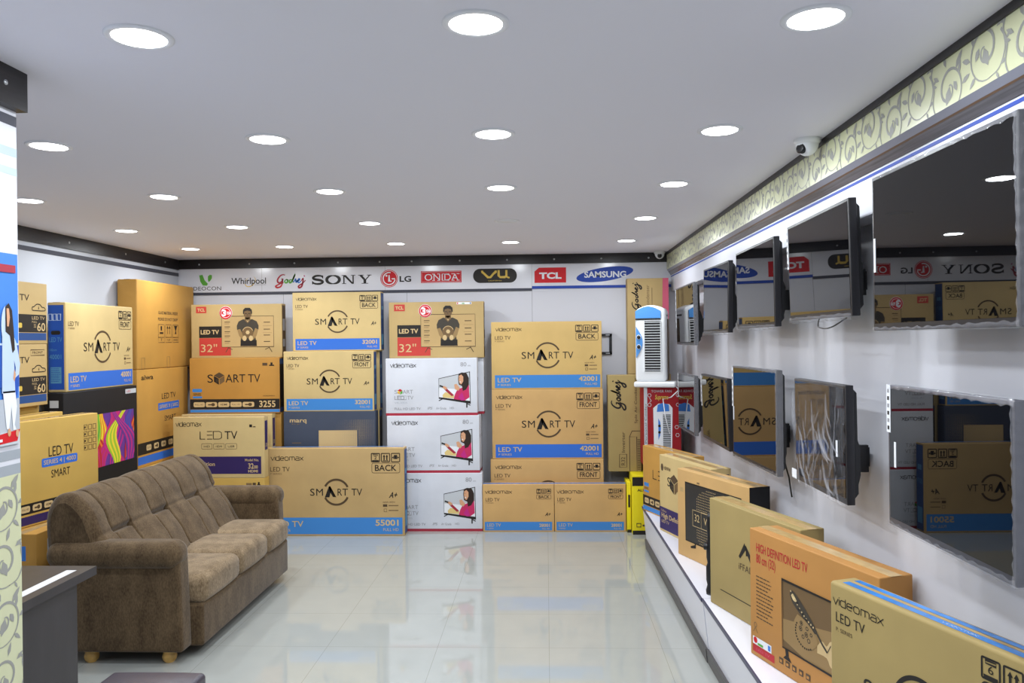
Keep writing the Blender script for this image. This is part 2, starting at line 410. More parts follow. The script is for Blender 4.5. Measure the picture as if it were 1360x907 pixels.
VMX = [(0, [[(0, 1), (.5, 0), (1, 1)]]), (1.2, [[(0, 0), (0, 1)], [(0, 1.18), (0, 1.34)]]), (1.45, [[(1, 1.4), (1, 0), (.2, 0), (0, .2), (0, .8), (.2, 1), (1, 1)]]),
       (2.75, [[(0, .52), (1, .52), (1, .8), (.8, 1), (.2, 1), (0, .8), (0, .2), (.2, 0), (.95, 0)]]), (4.05, [[(.2, 0), (0, .2), (0, .8), (.2, 1), (.85, 1), (1.05, .8), (1.05, .2), (.85, 0), (.2, 0)]]),
       (5.42, [[(0, 0), (0, 1), (1.3, 1), (1.5, .82), (1.5, 0)], [(.75, 1), (.75, 0)]]), (7.2, [[(.08, 1), (.8, 1), (1, .8), (1, 0), (.2, 0), (0, .14), (0, .42), (.2, .56), (1, .56)]]), (8.4, [[(0, 1), (1.05, 0)], [(0, 0), (1.05, 1)]])]
def brandword(a, u0, v0, u1, v1, m, L=2):
    k = (u1 - u0) / 9.45; h = (v1 - v0)
    for x, sts in VMX:
        for st in sts: a.stroke([(u0 + (x + p) * k, v0 + q * h) for p, q in st], .15 * h * a.H, m, L)
def icons(a, u0, u1, v0, v1, ink, num='6'):
    w = (u1 - u0); k = w * 0.29
    for i in range(3):
        x = u0 + i * (w - k) / 2
        a.frame(x, v0, x + k, v1, 0.006 * a.H / 0.63, ink, 2, r=0.07 * (v1 - v0) * a.H)
        if i == 0:
            a.rect(x + k * .1, v0 + (v1 - v0) * .04, x + k * .9, v0 + (v1 - v0) * .2, ink, 2)
            a.text(num, x + k * .35, v0 + (v1 - v0) * .3, x + k * .65, v0 + (v1 - v0) * .68, ink, 2)
            a.frame(x + k * .2, v0 + (v1 - v0) * .75, x + k * .8, v0 + (v1 - v0) * .9, 0.003, ink, 2)
        elif i == 1:
            for c in (.33, .67):
                a.rect(x + k * (c - .07), v0 + (v1 - v0) * .2, x + k * (c + .07), v0 + (v1 - v0) * .65, ink, 2)
                a.poly([(x + k * (c - .15), v0 + (v1 - v0) * .6), (x + k * (c + .15), v0 + (v1 - v0) * .6), (x + k * c, v0 + (v1 - v0) * .85)], ink, 2)
            a.rect(x + k * .15, v0 + (v1 - v0) * .12, x + k * .85, v0 + (v1 - v0) * .18, ink, 2)
        else:
            a.rect(x + k * .3, v0 + (v1 - v0) * .32, x + k * .7, v0 + (v1 - v0) * .8, ink, 2)
            a.poly([(x + k * .06, v0 + (v1 - v0) * .5), (x + k * .26, v0 + (v1 - v0) * .66), (x + k * .26, v0 + (v1 - v0) * .34)], ink, 2)
            a.poly([(x + k * .94, v0 + (v1 - v0) * .5), (x + k * .74, v0 + (v1 - v0) * .66), (x + k * .74, v0 + (v1 - v0) * .34)], ink, 2)

def art_smart(a, num, word, ring=0.182, band='ink_blue', brand=True, lines=True, icon='6', full=True, bandtop=0.21):
    """ring-logo television carton front"""
    ink = 'ink_black'; H = a.H; W = a.W
    if brand: brandword(a, .04, .865, .275, .905, ink)
    a.text('LED TV', .034, .738, .175, .79, 'ink_brown', 2); a.text('P SERIES', .034, .702, .118, .722, 'ink_soft', 2)
    icons(a, .765, .968, .845, .94, ink, icon)
    a.frame(.768, .718, .968, .83, .004, 'ink_brown', 2, r=.02 * H); a.text(word, .79, .742, .945, .808, ink, 2, bold=0.012)
    s = H / W; kk = ring / .182
    x = lambda p: .51 + p * s * kk / (0.63 / 1.03)
    y = lambda q: .5 + (q - .5) * kk
    if full:
        a.text('S', x(-.235), y(.45), x(-.195), y(.55), ink, 2); a.text('M', x(-.18), y(.45), x(-.12), y(.55), ink, 2)
        a.poly([(x(-.103), y(.425)), (x(-.062), y(.425)), (x(-.048), y(.515)), (x(-.047), y(.53)), (x(-.012), y(.425)), (x(-.008), y(.43)), (x(.0), y(.425)), (x(-.052), y(.585)), (x(-.066), y(.585))], ink, 2)
        a.poly([(x(-.052), y(.585)), (x(-.066), y(.585)), (x(-.062), y(.52)), (x(-.03), y(.43)), (x(-.005), y(.43))], ink, 2)
        a.text('R', x(.012), y(.45), x(.052), y(.55), ink, 2); a.text('T', x(.055), y(.45), x(.105), y(.55), ink, 2)
        a.text('TV', x(.137), y(.45), x(.232), y(.55), ink, 2)
        r = ring * H; a.arc(.51, .5, r, 24, 152, .024 * H, 'ink_brown', 2); a.arc(.51, .5, r, 206, 336, .024 * H, 'ink_brown', 2)
    a.text('A+', .887, .435, .95, .497, ink, 2, bold=.02, shear=.4)
    if lines:
        a.text('NOW WITH', .845, .375, .93, .393, 'ink_brown', 2); a.rect(.845, .332, .875, .36, 'ink_brown', 2); a.rect(.885, .34, .955, .352, 'ink_soft', 2)
        a.frame(.852, .275, .872, .308, .003, 'ink_brown', 2); a.rect(.885, .285, .955, .296, 'ink_soft', 2)
    a.rect(.03, .02, .983, bandtop, band, 1)
    a.text('LED TV', .055, .105, .27, .17, 'ink_tan', 2, bold=.008); a.text('P SERIES', .056, .05, .175, .078, 'ink_tan', 2)
    a.text(num, .79, .118, .955, .182, 'ink_tan', 2, bold=.025); a.text('FULL HD', .845, .056, .955, .088, 'ink_tan', 2)

def art_small(a, word):
    ink = 'ink_black'
    brandword(a, .033, .81, .41, .865, ink); a.text('LED TV', .04, .645, .235, .715, 'ink_brown', 2); a.text('P SERIES', .04, .6, .15, .622, 'ink_soft', 2)
    icons(a, .757, .955, .81, .9, ink); a.frame(.755, .69, .957, .78, .003, 'ink_brown', 2, r=.01); a.text(word, .785, .71, .935, .762, ink, 2, bold=.015)
    a.text('A+', .87, .335, .95, .405, ink, 2, bold=.02, shear=.4)
    a.rect(.025, .03, .968, .21, 'ink_blue', 1); a.text('LED TV', .058, .11, .25, .175, 'ink_tan', 2); a.text('P SERIES', .058, .06, .15, .083, 'ink_tan', 2)
    a.text('28001', .79, .105, .935, .168, 'ink_tan', 2, bold=.02); a.text('FULL HD', .83, .052, .93, .08, 'ink_tan', 2)

def cube_logo(a, cu, cv, r, c1, c2, c3, L=2):
    w, h = r / a.W, r / a.H; k = .866
    a.poly([(cu, cv + h), (cu + w * k, cv + h / 2), (cu, cv), (cu - w * k, cv + h / 2)], c1, L)
    a.poly([(cu - w * k, cv + h * .42), (cu - w * .06, cv - h * .06), (cu - w * .06, cv - h), (cu - w * k, cv - h / 2)], c2, L)
    a.poly([(cu + w * k, cv + h * .42), (cu + w * .06, cv - h * .06), (cu + w * .06, cv - h), (cu + w * k, cv - h / 2)], c3, L)
    a.frame(cu - w * .5, cv - h * .55, cu - w * .2, cv - h * .2, r * .1, c1, L + 1)

def pills(a, xs, v0, v1, m, ink, L=2):
    for i, (u0, u1) in enumerate(xs):
        a.rrect(u0, v0, u1, v1, (v1 - v0) * a.H * .3, m, L)
        c = (u0 + u1) / 2; d = (u1 - u0)
        if i % 3 == 0: a.text('FULL HD', u0 + d * .15, v0 + (v1 - v0) * .35, u1 - d * .15, v0 + (v1 - v0) * .65, ink, L + 1)
        elif i % 3 == 1: a.rect(u0 + d * .2, v0 + (v1 - v0) * .35, c, v0 + (v1 - v0) * .6, ink, L + 1); a.ell(c + d * .15, (v0 + v1) / 2, d * a.W * .17, (v1 - v0) * a.H * .33, ink, L + 1, 12)
        else: a.text('HDMI', u0 + d * .2, v0 + (v1 - v0) * .32, u1 - d * .2, v0 + (v1 - v0) * .68, ink, L + 1, bold=.02)

# ------------------------------------------------------------------ the room
X0, X1, Y0, Y1, ZC = -3.62, 1.307, -2.6, 7.6, 2.575
b = MB(); b.box((X0 - .12, Y0 - .12, -.1), (X1 + .12, Y1 + .12, 0), 'floor_tiles'); struct('floor', b)
b = MB(); b.box((X0 - .12, Y0 - .12, ZC), (X1 + .12, Y1 + .12, ZC + .1), 'ceiling_white'); struct('ceiling', b)
b = MB(); b.box((X0 - .12, Y1, 0), (X1 + .12, Y1 + .12, ZC), 'wall_panels'); struct('wall_back', b)
b = MB(); b.box((X0 - .12, Y0, 0), (X0, Y1, ZC), 'wall_left'); struct('wall_left', b)
b = MB(); b.box((X1, Y0, 0), (X1 + .12, Y1, ZC), 'wall_white'); struct('wall_right', b)
b = MB(); b.box((X0 - .12, Y0 - .12, 0), (X1 + .12, Y0, ZC), 'wall_white'); struct('wall_front', b)

def screw(mbld, p, n):
    mbld.lathe(p, [(.009, 0), (.009, n * .002), (.004, n * .004)], 'screw_metal', 10, axis='y')
# fascia boards under the ceiling
b = MB(); b.box((X0, Y1 - .018, 2.482), (X1, Y1, ZC), 'wenge')
for x in (-3.4, -2.9, -2.45, -2.02, -1.61, -1.296, -.826, -.367, .088, .542, .994): screw(b, (x, Y1 - .018, 2.525), -1)
struct('trim_1', b)
b = MB(); b.box((X0, 2.6, 2.476), (X0 + .018, Y1 - .018, ZC), 'wenge'); b.box((X0, 2.6, 2.412), (X0 + .004, Y1, 2.445), 'ink_stripe')
for y in (4.2, 5.0, 5.8, 6.6, 7.3): b.lathe((X0 + .018, y, 2.525), [(.009, 0), (.009, .002), (.004, .004)], 'screw_metal', 10, axis='x')
struct('trim_2', b)

# wallpaper scrolls
_lay = 0
def scroll(a, cx, cy, s, flip, m, L=1):
    global _lay; _lay = (_lay + 1) % 7; L = L + .1 * _lay
    """one acanthus scroll around (cx, cy) in metres"""
    f = -1 if flip else 1
    def T(x, y): return ((cx + f * x * s) / a.W, (cy + y * s) / a.H)
    pts = []
    for i in range(40):
        t = i / 39; r = 1.0 * (1 - t) ** 1.1 + .12; an = rad(-110 + 560 * t); pts.append(T(r * math.cos(an), r * math.sin(an)))
    a.stroke(pts, [s * (.04 + .09 * math.sin(PI * i / 39)) for i in range(40)], m, L)
    st = smooth_pts([(-.34, -1.06), (-.9, -.9), (-1.25, -.3), (-1.15, .4), (-1.5, 1.0)], 6)
    a.stroke([T(*p) for p in st], [s * (.04 + .08 * k / len(st)) for k in range(len(st))], m, L)
    for (x, y, an, l, w) in ((.5, .6, 50, .8, .3), (.95, -.1, 20, .6, .24), (-.2, .9, 110, .6, .22), (.05, .1, 250, .75, .42), (.35, .2, 300, .5, .3), (.75, .35, 80, .6, .2), (-.75, .55, 150, .5, .2), (.6, -.75, -40, .55, .2),
                             (-1.2, -.1, 200, .4, .16), (-1.2, .5, 40, .4, .15), (-.7, -1.0, 240, .35, .14)):
        c, sn = math.cos(rad(an)), math.sin(rad(an))
        tip = [(0, 0), (.35, .5), (.7, .38), (1, 0), (.72, -.3), (.4, -.42)]
        L += .012; a.poly([T(x + c * p * l - sn * q * w, y + sn * p * l + c * q * w) for p, q in tip], m, L)
def paper_band(a, n, s):
    a.clip = True
    for i in range(n):
        scroll(a, (i + .5) * a.W / n, a.H * .5 + (.022 if i % 2 else -.022), s, i % 2 == 1, 'ink_scroll')

# bulkhead over the right wall
BX = 1.166
b = MB(); b.box((BX, Y0, 2.409), (X1, Y1 - .018, ZC), 'wallpaper_cream'); b.box((BX - .006, Y0, 2.549), (BX, Y1 - .018, ZC), 'wenge')
a = Art(b, (BX, Y1 - .018, 2.409), (0, -1, 0), (0, 0, 1), 7.4, .14); paper_band(a, 40, .074)
struct('trim_3', b)
b = MB(); yf = Y1 - .018
tp = lambda t: (1.166 + .036 * t, 2.409 - .054 * t)
for t0, t1, m in ((0, .38, 'trim_bluegrey'), (.38, .48, 'trim_brown'), (.48, 1, 'wenge_grey')):
    p, q = tp(t0), tp(t1); b.poly([(p[0], Y0, p[1]), (q[0], Y0, q[1]), (q[0], yf, q[1]), (p[0], yf, p[1])], m)
b.poly([(1.202, Y0, 2.355), (X1, Y0, 2.355), (X1, yf, 2.355), (1.202, yf, 2.355)], 'wenge_grey')
b.poly([(1.166, yf, 2.409), (1.202, yf, 2.355), (X1, yf, 2.355), (X1, yf, 2.409)], 'wenge_grey')
b.poly([(1.166, Y0, 2.409), (X1, Y0, 2.409), (X1, yf, 2.409), (1.166, yf, 2.409)], 'wenge_grey')
struct('trim_4', b)
b = MB(); b.box((1.206, Y0, 2.2), (X1, yf, 2.355), 'wall_white'); b.box((1.2045, Y0, 2.3365), (1.206, yf, 2.3475), 'ink_samblue')
struct('trim_6', b)

# partition beside the camera with stripes and wallpaper
PX, PY = -1.6, 2.317
b = MB(); b.box((-2.0, .6, 0), (PX, PY, ZC), 'wall_white')
a = Art(b, (PX, .6, 0), (0, 1, 0), (0, 0, 1), PY - .6, ZC); v = lambda z: z / ZC
a2 = Art(b, (PX, .6, 0), (0, 1, 0), (0, 0, 1), PY - .6, 1.362); a2.clip = True
a.rect(0, 0, 1, v(1.363), 'wallpaper_cream'); a.rect(0, v(1.363), 1, v(1.394), 'ink_stripegrey'); a.rect(0, v(1.408), 1, v(1.437), 'ink_stripegrey')
a.rect(0, v(2.411), 1, v(2.442), 'ink_stripe'); a.rect(0, v(2.318), 1, v(2.345), 'ink_stripepale'); a.rect(0, v(2.262), 1, v(2.285), 'ink_stripepale')
for r in range(8):
    for c in range(9): scroll(a2, PY - .6 - (.08 + .19 * c), .09 + .17 * r, .068, (r + c) % 2 == 0, 'ink_scroll', 2)
struct('wall_partition', b)
b = MB(); b.box((PX, .6, 2.458), (PX + .03, PY + .01, ZC), 'wenge'); b.box((-2.03, PY, 2.458), (PX, PY + .01, ZC), 'wenge')
for y in (1.2, 1.75, 2.23): b.lathe((PX + .03, y, 2.52), [(.008, 0), (.008, .002), (.004, .004)], 'screw_metal', 10, axis='x')
struct('trim_5', b)

# ------------------------------------------------------------------ brand name board on the back wall
bd = thing('name_board', 'long white board with nine printed emblems above the cartons on the back wall', 'sign', (0, Y1 - .008, 2.224))
def wb(x, z): return ((x - X0) / (X1 - X0), (z - 2.224) / .258)
b = MB(); b.box((X0 + .02, 0, .026), (X1, .006, .258), 'board_white')
for sx in (-2.78, -1.56, -.129): b.box((sx - .0012, -.0006, .026), (sx + .0012, .001, .258), 'ink_grey')
b.build('board_panel', bd)
b = MB(); b.box((X0 + .02, -.002, .0), (-.129, .006, .026), 'ink_stripe'); o = b.build('border_stripe', bd); o['label'] = 'dark grey stripe under the left part of the board'
b = MB(); b.box((-.129, -.002, .019), (X1, .006, .045), 'ink_samblue'); o = b.build('border_stripe', bd); o['label'] = 'blue stripe under the right end of the board'
def logo_art():
    m = MB(); return m, Art(m, (X0, -.0004, 0), (1, 0, 0), (0, 0, 1), X1 - X0, .258)
def logo_done(m, lab): o = m.build('emblem', bd); o['label'] = lab
# green leaf V
m, a = logo_art()
a.text('VIDEOCON', *wb(-3.527, 2.272), *wb(-3.187, 2.308), 'ink_black', 1, sp=1.05)
for pts in ([(-3.405, 2.42), (-3.372, 2.425), (-3.35, 2.37), (-3.318, 2.335), (-3.33, 2.318), (-3.37, 2.32), (-3.395, 2.36)],
            [(-3.318, 2.41), (-3.298, 2.425), (-3.277, 2.42), (-3.278, 2.39), (-3.295, 2.365), (-3.312, 2.352), (-3.318, 2.375)]):
    a.poly([wb(*p) for p in pts], 'ink_green')
logo_done(m, 'green leaf shaped emblem over dark capitals')
m, a = logo_art()
a.text('Whirlpool', *wb(-3.083, 2.33), *wb(-2.738, 2.389), 'ink_black', 2, bold=.01)
q = [wb(-2.895 + .052 * math.cos(rad(t)), 2.352 + .05 * math.sin(rad(t + 20))) for t in range(-250, 60, 10)]
a.stroke(q, [.002 + .006 * math.sin(PI * i / len(q)) for i in range(len(q))], 'ink_gold', 1)
a.rect(*wb(-2.85, 2.318), *wb(-2.738, 2.322), 'ink_grey', 1)
logo_done(m, 'black lettering with a thin gold ring around its middle')
m, a = logo_art()
script_word(a, *wb(-2.642, 2.285), *wb(-2.345, 2.415), .013, ['ink_maroon', 'ink_crimson', 'ink_green', 'ink_green', 'ink_sky', 'ink_sky', 'ink_maroon', 'ink_magenta'], 1)
logo_done(m, 'multicoloured handwritten script emblem')
m, a = logo_art()
cuts = [(-2.284, -2.165), (-2.145, -2.0), (-1.985, -1.855), (-1.825, -1.693)]
z0, z1 = 2.316, 2.402
S = smooth_pts([(.95, .78), (.75, .95), (.35, .95), (.12, .75), (.25, .58), (.75, .44), (.92, .25), (.7, .06), (.3, .06), (.05, .24)], 5)
def loc(i, x, y): return wb(cuts[i][0] + (cuts[i][1] - cuts[i][0]) * x, z0 + (z1 - z0) * y)
a.stroke([loc(0, x, y) for x, y in S], [.012 + .012 * math.sin(PI * k / len(S)) for k in range(len(S))], 'ink_black')
a.poly([loc(0, .86, 1), loc(0, .95, 1), loc(0, .95, .62), loc(0, .86, .72)], 'ink_black'); a.poly([loc(0, .03, 0), loc(0, .12, 0), loc(0, .12, .3), loc(0, .03, .4)], 'ink_black')
c = 26; q = [loc(1, .5 + .43 * math.cos(2 * PI * k / c), .5 + .46 * math.sin(2 * PI * k / c)) for k in range(c)]
a.stroke(q, [.008 + .022 * abs(math.cos(2 * PI * k / c)) for k in range(c)], 'ink_black', closed=True)
for pts in ([(.1, .06), (.2, .06), (.2, 1), (.1, 1)], [(.8, 0), (.9, 0), (.9, .94), (.8, .94)], [(.08, 1), (.3, 1), (.9, 0), (.74, 0)],
            [(0, 0), (.32, 0), (.32, .07), (0, .07)], [(-.02, .93), (.25, .93), (.25, 1), (-.02, 1)], [(.68, .93), (1.02, .93), (1.02, 1), (.68, 1)]):
    a.poly([loc(2, *p) for p in pts], 'ink_black')
for pts in ([(.08, .95), (.3, .95), (.6, .42), (.6, .05), (.4, .05), (.4, .42)], [(.9, .95), (.8, .95), (.52, .45), (.6, .42)],
            [(0, .93), (.42, .93), (.42, 1), (0, 1)], [(.66, .93), (1, .93), (1, 1), (.66, 1)], [(.25, 0), (.75, 0), (.75, .07), (.25, .07)]):
    a.poly([loc(3, *p) for p in pts], 'ink_black')
logo_done(m, 'wide black slab serif capitals')
m, a = logo_art(); R = .086; cx, cz = -1.52, 2.362
u, v_ = wb(cx, cz); a.ell(u, v_, R, R, 'ink_signred', 1, 36); a.arc(u, v_, R * .9, 0, 360, .004, 'ink_white', 2, 40)
a.arc(u, v_, R * .68, 75, 350, .011, 'ink_white', 2, 30)
a.stroke([wb(cx + R * .68, cz - .003), wb(cx + R * .28, cz - .003)], .011, 'ink_white', 2)
a.stroke([wb(cx, cz + R * .4), wb(cx, cz - R * .3), wb(cx + R * .28, cz - R * .3)], .011, 'ink_white', 2)
u2, v2 = wb(cx - R * .3, cz + R * .32); a.ell(u2, v2, .01, .01, 'ink_white', 2, 14)
a.text('LG', *wb(-1.418, 2.33), *wb(-1.304, 2.382), 'ink_black', 1, bold=.03)
logo_done(m, 'round red face emblem beside two black capitals')
m, a = logo_art(); a.rect(*wb(-1.207, 2.314), *wb(-.812, 2.429), 'ink_signred', 1); a.frame(*wb(-1.198, 2.322), *wb(-.821, 2.421), .002, 'ink_white', 2)
a.text('ONIDA', *wb(-1.172, 2.337), *wb(-.842, 2.4), 'ink_white', 2)
for x in (-1.085, -1.035, -.988, -.968, -.945, -.895, -.845):
    for z in (2.337, 2.4): a.rect(*wb(x - .014, z - .003), *wb(x + .014, z + .003), 'ink_white', 2)
logo_done(m, 'red rectangle with white capitals')
m, a = logo_art(); a.rrect(*wb(-.698, 2.306), *wb(-.274, 2.444), .066, 'ink_black', 1, 10)
a.stroke([wb(-.61, 2.425), wb(-.61, 2.412), wb(-.59, 2.395), wb(-.555, 2.36), wb(-.53, 2.36), wb(-.5, 2.395), wb(-.478, 2.412), wb(-.478, 2.425)], .02, 'ink_gold', 2)
a.stroke([wb(-.45, 2.428), wb(-.45, 2.375), wb(-.435, 2.36), wb(-.39, 2.36), wb(-.375, 2.375), wb(-.375, 2.428)], .02, 'ink_gold', 2); a.stroke([wb(-.38, 2.366), wb(-.345, 2.352)], .016, 'ink_gold', 3)
a.text('CALIFORNIA', *wb(-.552, 2.322), *wb(-.42, 2.332), 'ink_gold', 2)
logo_done(m, 'black pill shaped emblem with gold letters')
m, a = logo_art(); a.poly([wb(-.103, 2.299), wb(.202, 2.299), wb(.202, 2.446), wb(-.06, 2.446), wb(-.103, 2.41)], 'ink_signred', 1)
a.text('TCL', *wb(-.058, 2.34), *wb(.157, 2.395), 'ink_white', 2, bold=.045)
logo_done(m, 'red rectangle with a cut corner and wide white capitals')
m, a = logo_art(); u, v_ = wb(.574, 2.374); a.ell(u, v_, .276, .066, 'ink_samblue', 1, 40, rad(8))
a.text('SAMSUNG', *wb(.376, 2.345), *wb(.779, 2.4), 'ink_white', 2, bold=.03)
logo_done(m, 'tilted blue oval with white capitals')

# ------------------------------------------------------------------ ceiling lights
LIGHTS = [(-1.081, 2.062), (-.173, 2.035), (.706, 2.063), (-2.045, 3.162), (-1.115, 3.132), (-.201, 3.128), (.699, 3.148),
          (-2.929, 4.34), (-2.126, 4.305), (-1.172, 4.245), (-.235, 4.233), (.691, 4.221), (-3.031, 5.568), (-2.179, 5.479), (-1.215, 5.411),
          (.687, 5.392), (-3.08, 6.7), (-2.233, 6.649), (-1.253, 6.568), (-.288, 6.593), (.684, 6.619)]
NAMES = ['first row from the camera, leftmost', 'first row from the camera, middle', 'first row from the camera, rightmost',
         'second row, leftmost beside the partition', 'second row, second from the left', 'second row, third from the left', 'second row, rightmost near the wallpaper',
         'third row, leftmost, half hidden by the partition', 'third row, second from the left', 'third row, third from the left', 'third row, fourth from the left', 'third row, rightmost',
         'fourth row, leftmost', 'fourth row, second from the left', 'fourth row, third from the left', 'fourth row, rightmost, beyond the unlit one',
         'last row by the back wall, leftmost', 'last row by the back wall, second from the left', 'last row by the back wall, middle',
         'last row by the back wall, second from the right', 'last row by the back wall, rightmost']
def disc_parts(root, lit):
    b = MB(); b.lathe((0, 0, 0), [(.088, 0), (.088, -.003), (.082, -.006), (.071, -.006), (.069, -.002)], 'lamp_rim', 36); b.build('rim', root)
    b = MB(); b.lathe((0, 0, 0), [(.069, -.001), (.069, -.005), (.0, -.006)], 'lamp_glow' if lit else 'lamp_rim', 32); b.build('diffuser', root)
lamp_d = bpy.data.lights.new('downlight', 'AREA'); lamp_d.shape = 'DISK'; lamp_d.size = .136; lamp_d.energy = LAMP_W; lamp_d.color = LAMP_COL
proto = None
def put_light(x, y, label):
    global proto
    if proto is None:
        r = thing('ceiling_light', label, 'ceiling light', (x, y, ZC), 0, 'round recessed ceiling lights'); disc_parts(r, True); proto = r
    else:
        r = proto.copy(); COL.objects.link(r); r.location = (x, y, ZC); r['label'] = label
        for ch in list(proto.children):
            if ch.type == 'MESH': c = ch.copy(); COL.objects.link(c); c.parent = r
    l = bpy.data.objects.new('downlight', lamp_d); COL.objects.link(l); l.parent = r; l.location = (0, 0, -.0075)
for (x, y), n in zip(LIGHTS, NAMES): put_light(x, y, 'round white lit ceiling light, ' + n)
for x in (-.99, -.13, .71): put_light(x, .93, 'round white lit ceiling light added unseen above the viewer to brighten the front')  # extra row outside the view, added to lift the brightness near the camera
r = thing('ceiling_light', 'round ceiling light switched off, between lit ones in the fourth row', 'ceiling light', (-.261, 5.418, ZC), 0, 'round recessed ceiling lights'); disc_parts(r, False)

# ------------------------------------------------------------------ television cartons
G_BACK = 'cartons stacked along the back wall'; G_LEFT = 'cartons stacked along the left wall'; G_PLAT = 'cartons standing on the white platform'
def carton(label, W, H, D, m, loc, rz, front=None, end=None, end_l=None, group=None, top=None, tape='tape', name='television_carton', r=.005, cat='carton', seam=True):
    """loc: the front bottom left corner; local x runs along the front, y into the box"""
    t = thing(name, label, cat, loc, rz, group)
    b = MB(); b.rbox((0, 0, 0), (W, D, H), r, m, k=2, n=1)
    if front: front(Art(b, (0, 0, 0), (1, 0, 0), (0, 0, 1), W, H))
    if end: end(Art(b, (W, 0, 0), (0, 1, 0), (0, 0, 1), D, H))          # right hand end
    if end_l: end_l(Art(b, (0, D, 0), (0, -1, 0), (0, 0, 1), D, H))     # left hand end
    if top: top(Art(b, (0, 0, H), (1, 0, 0), (0, 1, 0), W, D))
    b.build('carton_body', t)
    if seam:
        b = MB(); h = .026; y = D / 2
        b.box((-.0008, y - h, H - .0002), (W + .0008, y + h, H + .0009), tape)
        b.build('packing_tape', t)
    return t
def blue_end(a):
    a.rect(.06, .02, .94, .98, 'ink_navy'); a.text('LED TV', .15, .55, .85, .6, 'ink_teal', 2); a.rect(.2, .1, .8, .28, 'ink_teal', 2); a.rect(.25, .7, .75, .76, 'ink_teal', 2)
def dark_end(a):
    a.rect(.1, .03, .9, .97, 'ink_brown'); a.rect(.2, .5, .8, .72, 'ink_grey', 2); a.rect(.2, .2, .8, .34, 'ink_grey', 2)
def purple_end(a):
    a.rect(.2, .45, .8, .93, 'ink_purple'); a.text('3200', .3, .5, .7, .56, 'ink_tan', 2)
# --- the tall pile of big cartons, right of the middle
carton('lowest big tan carton of the tall pile, its front mostly behind the two small cartons', 1.05, .637, .14, 'card_tan', (-.528, 7.3, 0), 0,
       lambda a: art_smart(a, '42001', 'FRONT', band='ink_royal'), blue_end, group=G_BACK)
carton('big tan carton printed FRONT in the middle of the tall pile with a blue band', 1.035, .65, .14, 'card_tan', (-.511, 7.32, .638), 0,
       lambda a: art_smart(a, '42001', 'FRONT', band='ink_royal'), blue_end, group=G_BACK)
carton('big yellowish carton printed BACK, topmost of the tall pile left of the tower cooler', 1.03, .63, .14, 'card_yellow', (-.511, 7.33, 1.289), 0,
       lambda a: art_smart(a, '42001', 'BACK'), blue_end, group=G_BACK)
carton('small tan carton printed BACK on the floor next to the white cartons', .651, .432, .11, 'card_tan', (-.592, 7.15, 0), 0, lambda a: art_small(a, 'BACK'), blue_end, group=G_BACK, tape='tape_blue')
carton('small tan carton printed FRONT on the floor beside the yellow carton', .647, .432, .11, 'card_tan', (.063, 7.15, 0), 0, lambda a: art_small(a, 'FRONT'), blue_end, group=G_BACK, tape='tape_blue')
# --- the largest carton on the floor by the sofa
def top55(a): a.rect(.02, .3, .98, .95, 'ink_blue')
carton('largest tan carton printed BACK, standing on the floor just behind the far sofa arm', 1.265, .79, .13, 'card_dull', (-2.549, 7.0, 0), 0,
       lambda a: art_smart(a, '55001', 'BACK', ring=.143, icon='2'), blue_end, group=G_BACK, top=top55)
# --- white cartons
def woman_tv(a):
    # perspective picture of a television: a woman in pink pointing a remote
    a.poly([(.0, .165), (.98, .0), (.965, 1.0), (.0, .79)], 'ink_black', 2); a.poly([(.008, .21), (.96, .085), (.945, .975), (.012, .775)], 'ink_lightgrey', 3)
    a.poly([(.012, .5), (.5, .46), (.95, .56), (.955, .09), (.01, .21)], 'ink_white', 4)
    a.poly([(.12, .28), (.2, .36), (.38, .34), (.48, .24), (.46, .17), (.13, .2)], 'ink_paleyellow', 5)
    a.poly([(.46, .15), (.5, .3), (.58, .45), (.72, .5), (.93, .6), (.945, .2), (.8, .1), (.5, .14)], 'ink_pink', 5)
    a.poly([(.6, .2), (.72, .36), (.8, .12), (.7, .1)], 'ink_magenta', 6)
    a.poly([(.1, .545), (.17, .555), (.3, .43), (.47, .27), (.4, .24), (.22, .4)], 'ink_maroon', 6)
    a.poly([(.1, .52), (.17, .56), (.27, .5), (.22, .43)], 'ink_skin', 7); a.stroke([(.03, .57), (.14, .53)], .013, 'ink_black', 8)
    a.poly([(.62, .93), (.72, .97), (.86, .95), (.93, .8), (.93, .6), (.84, .44), (.74, .4), (.72, .55), (.62, .6), (.6, .78)], 'ink_hair', 6)
    a.poly([(.63, .87), (.7, .91), (.76, .84), (.76, .7), (.7, .6), (.645, .63), (.62, .76)], 'ink_skin', 7)
    a.poly([(.48, .6), (.55, .62), (.66, .48), (.6, .4), (.5, .46)], 'ink_skin', 7)
    a.stroke([(.64, .69), (.69, .67)], .006, 'ink_white', 8); a.stroke([(.645, .8), (.665, .805)], .004, 'ink_hair', 8)
    a.stroke([(.0, .1), (.13, .165)], .008, 'ink_black', 2); a.stroke([(.86, -.12), (.86, .03)], .012, 'ink_black', 2); a.stroke([(.97, -.05), (.88, .0)], .008, 'ink_black', 2)
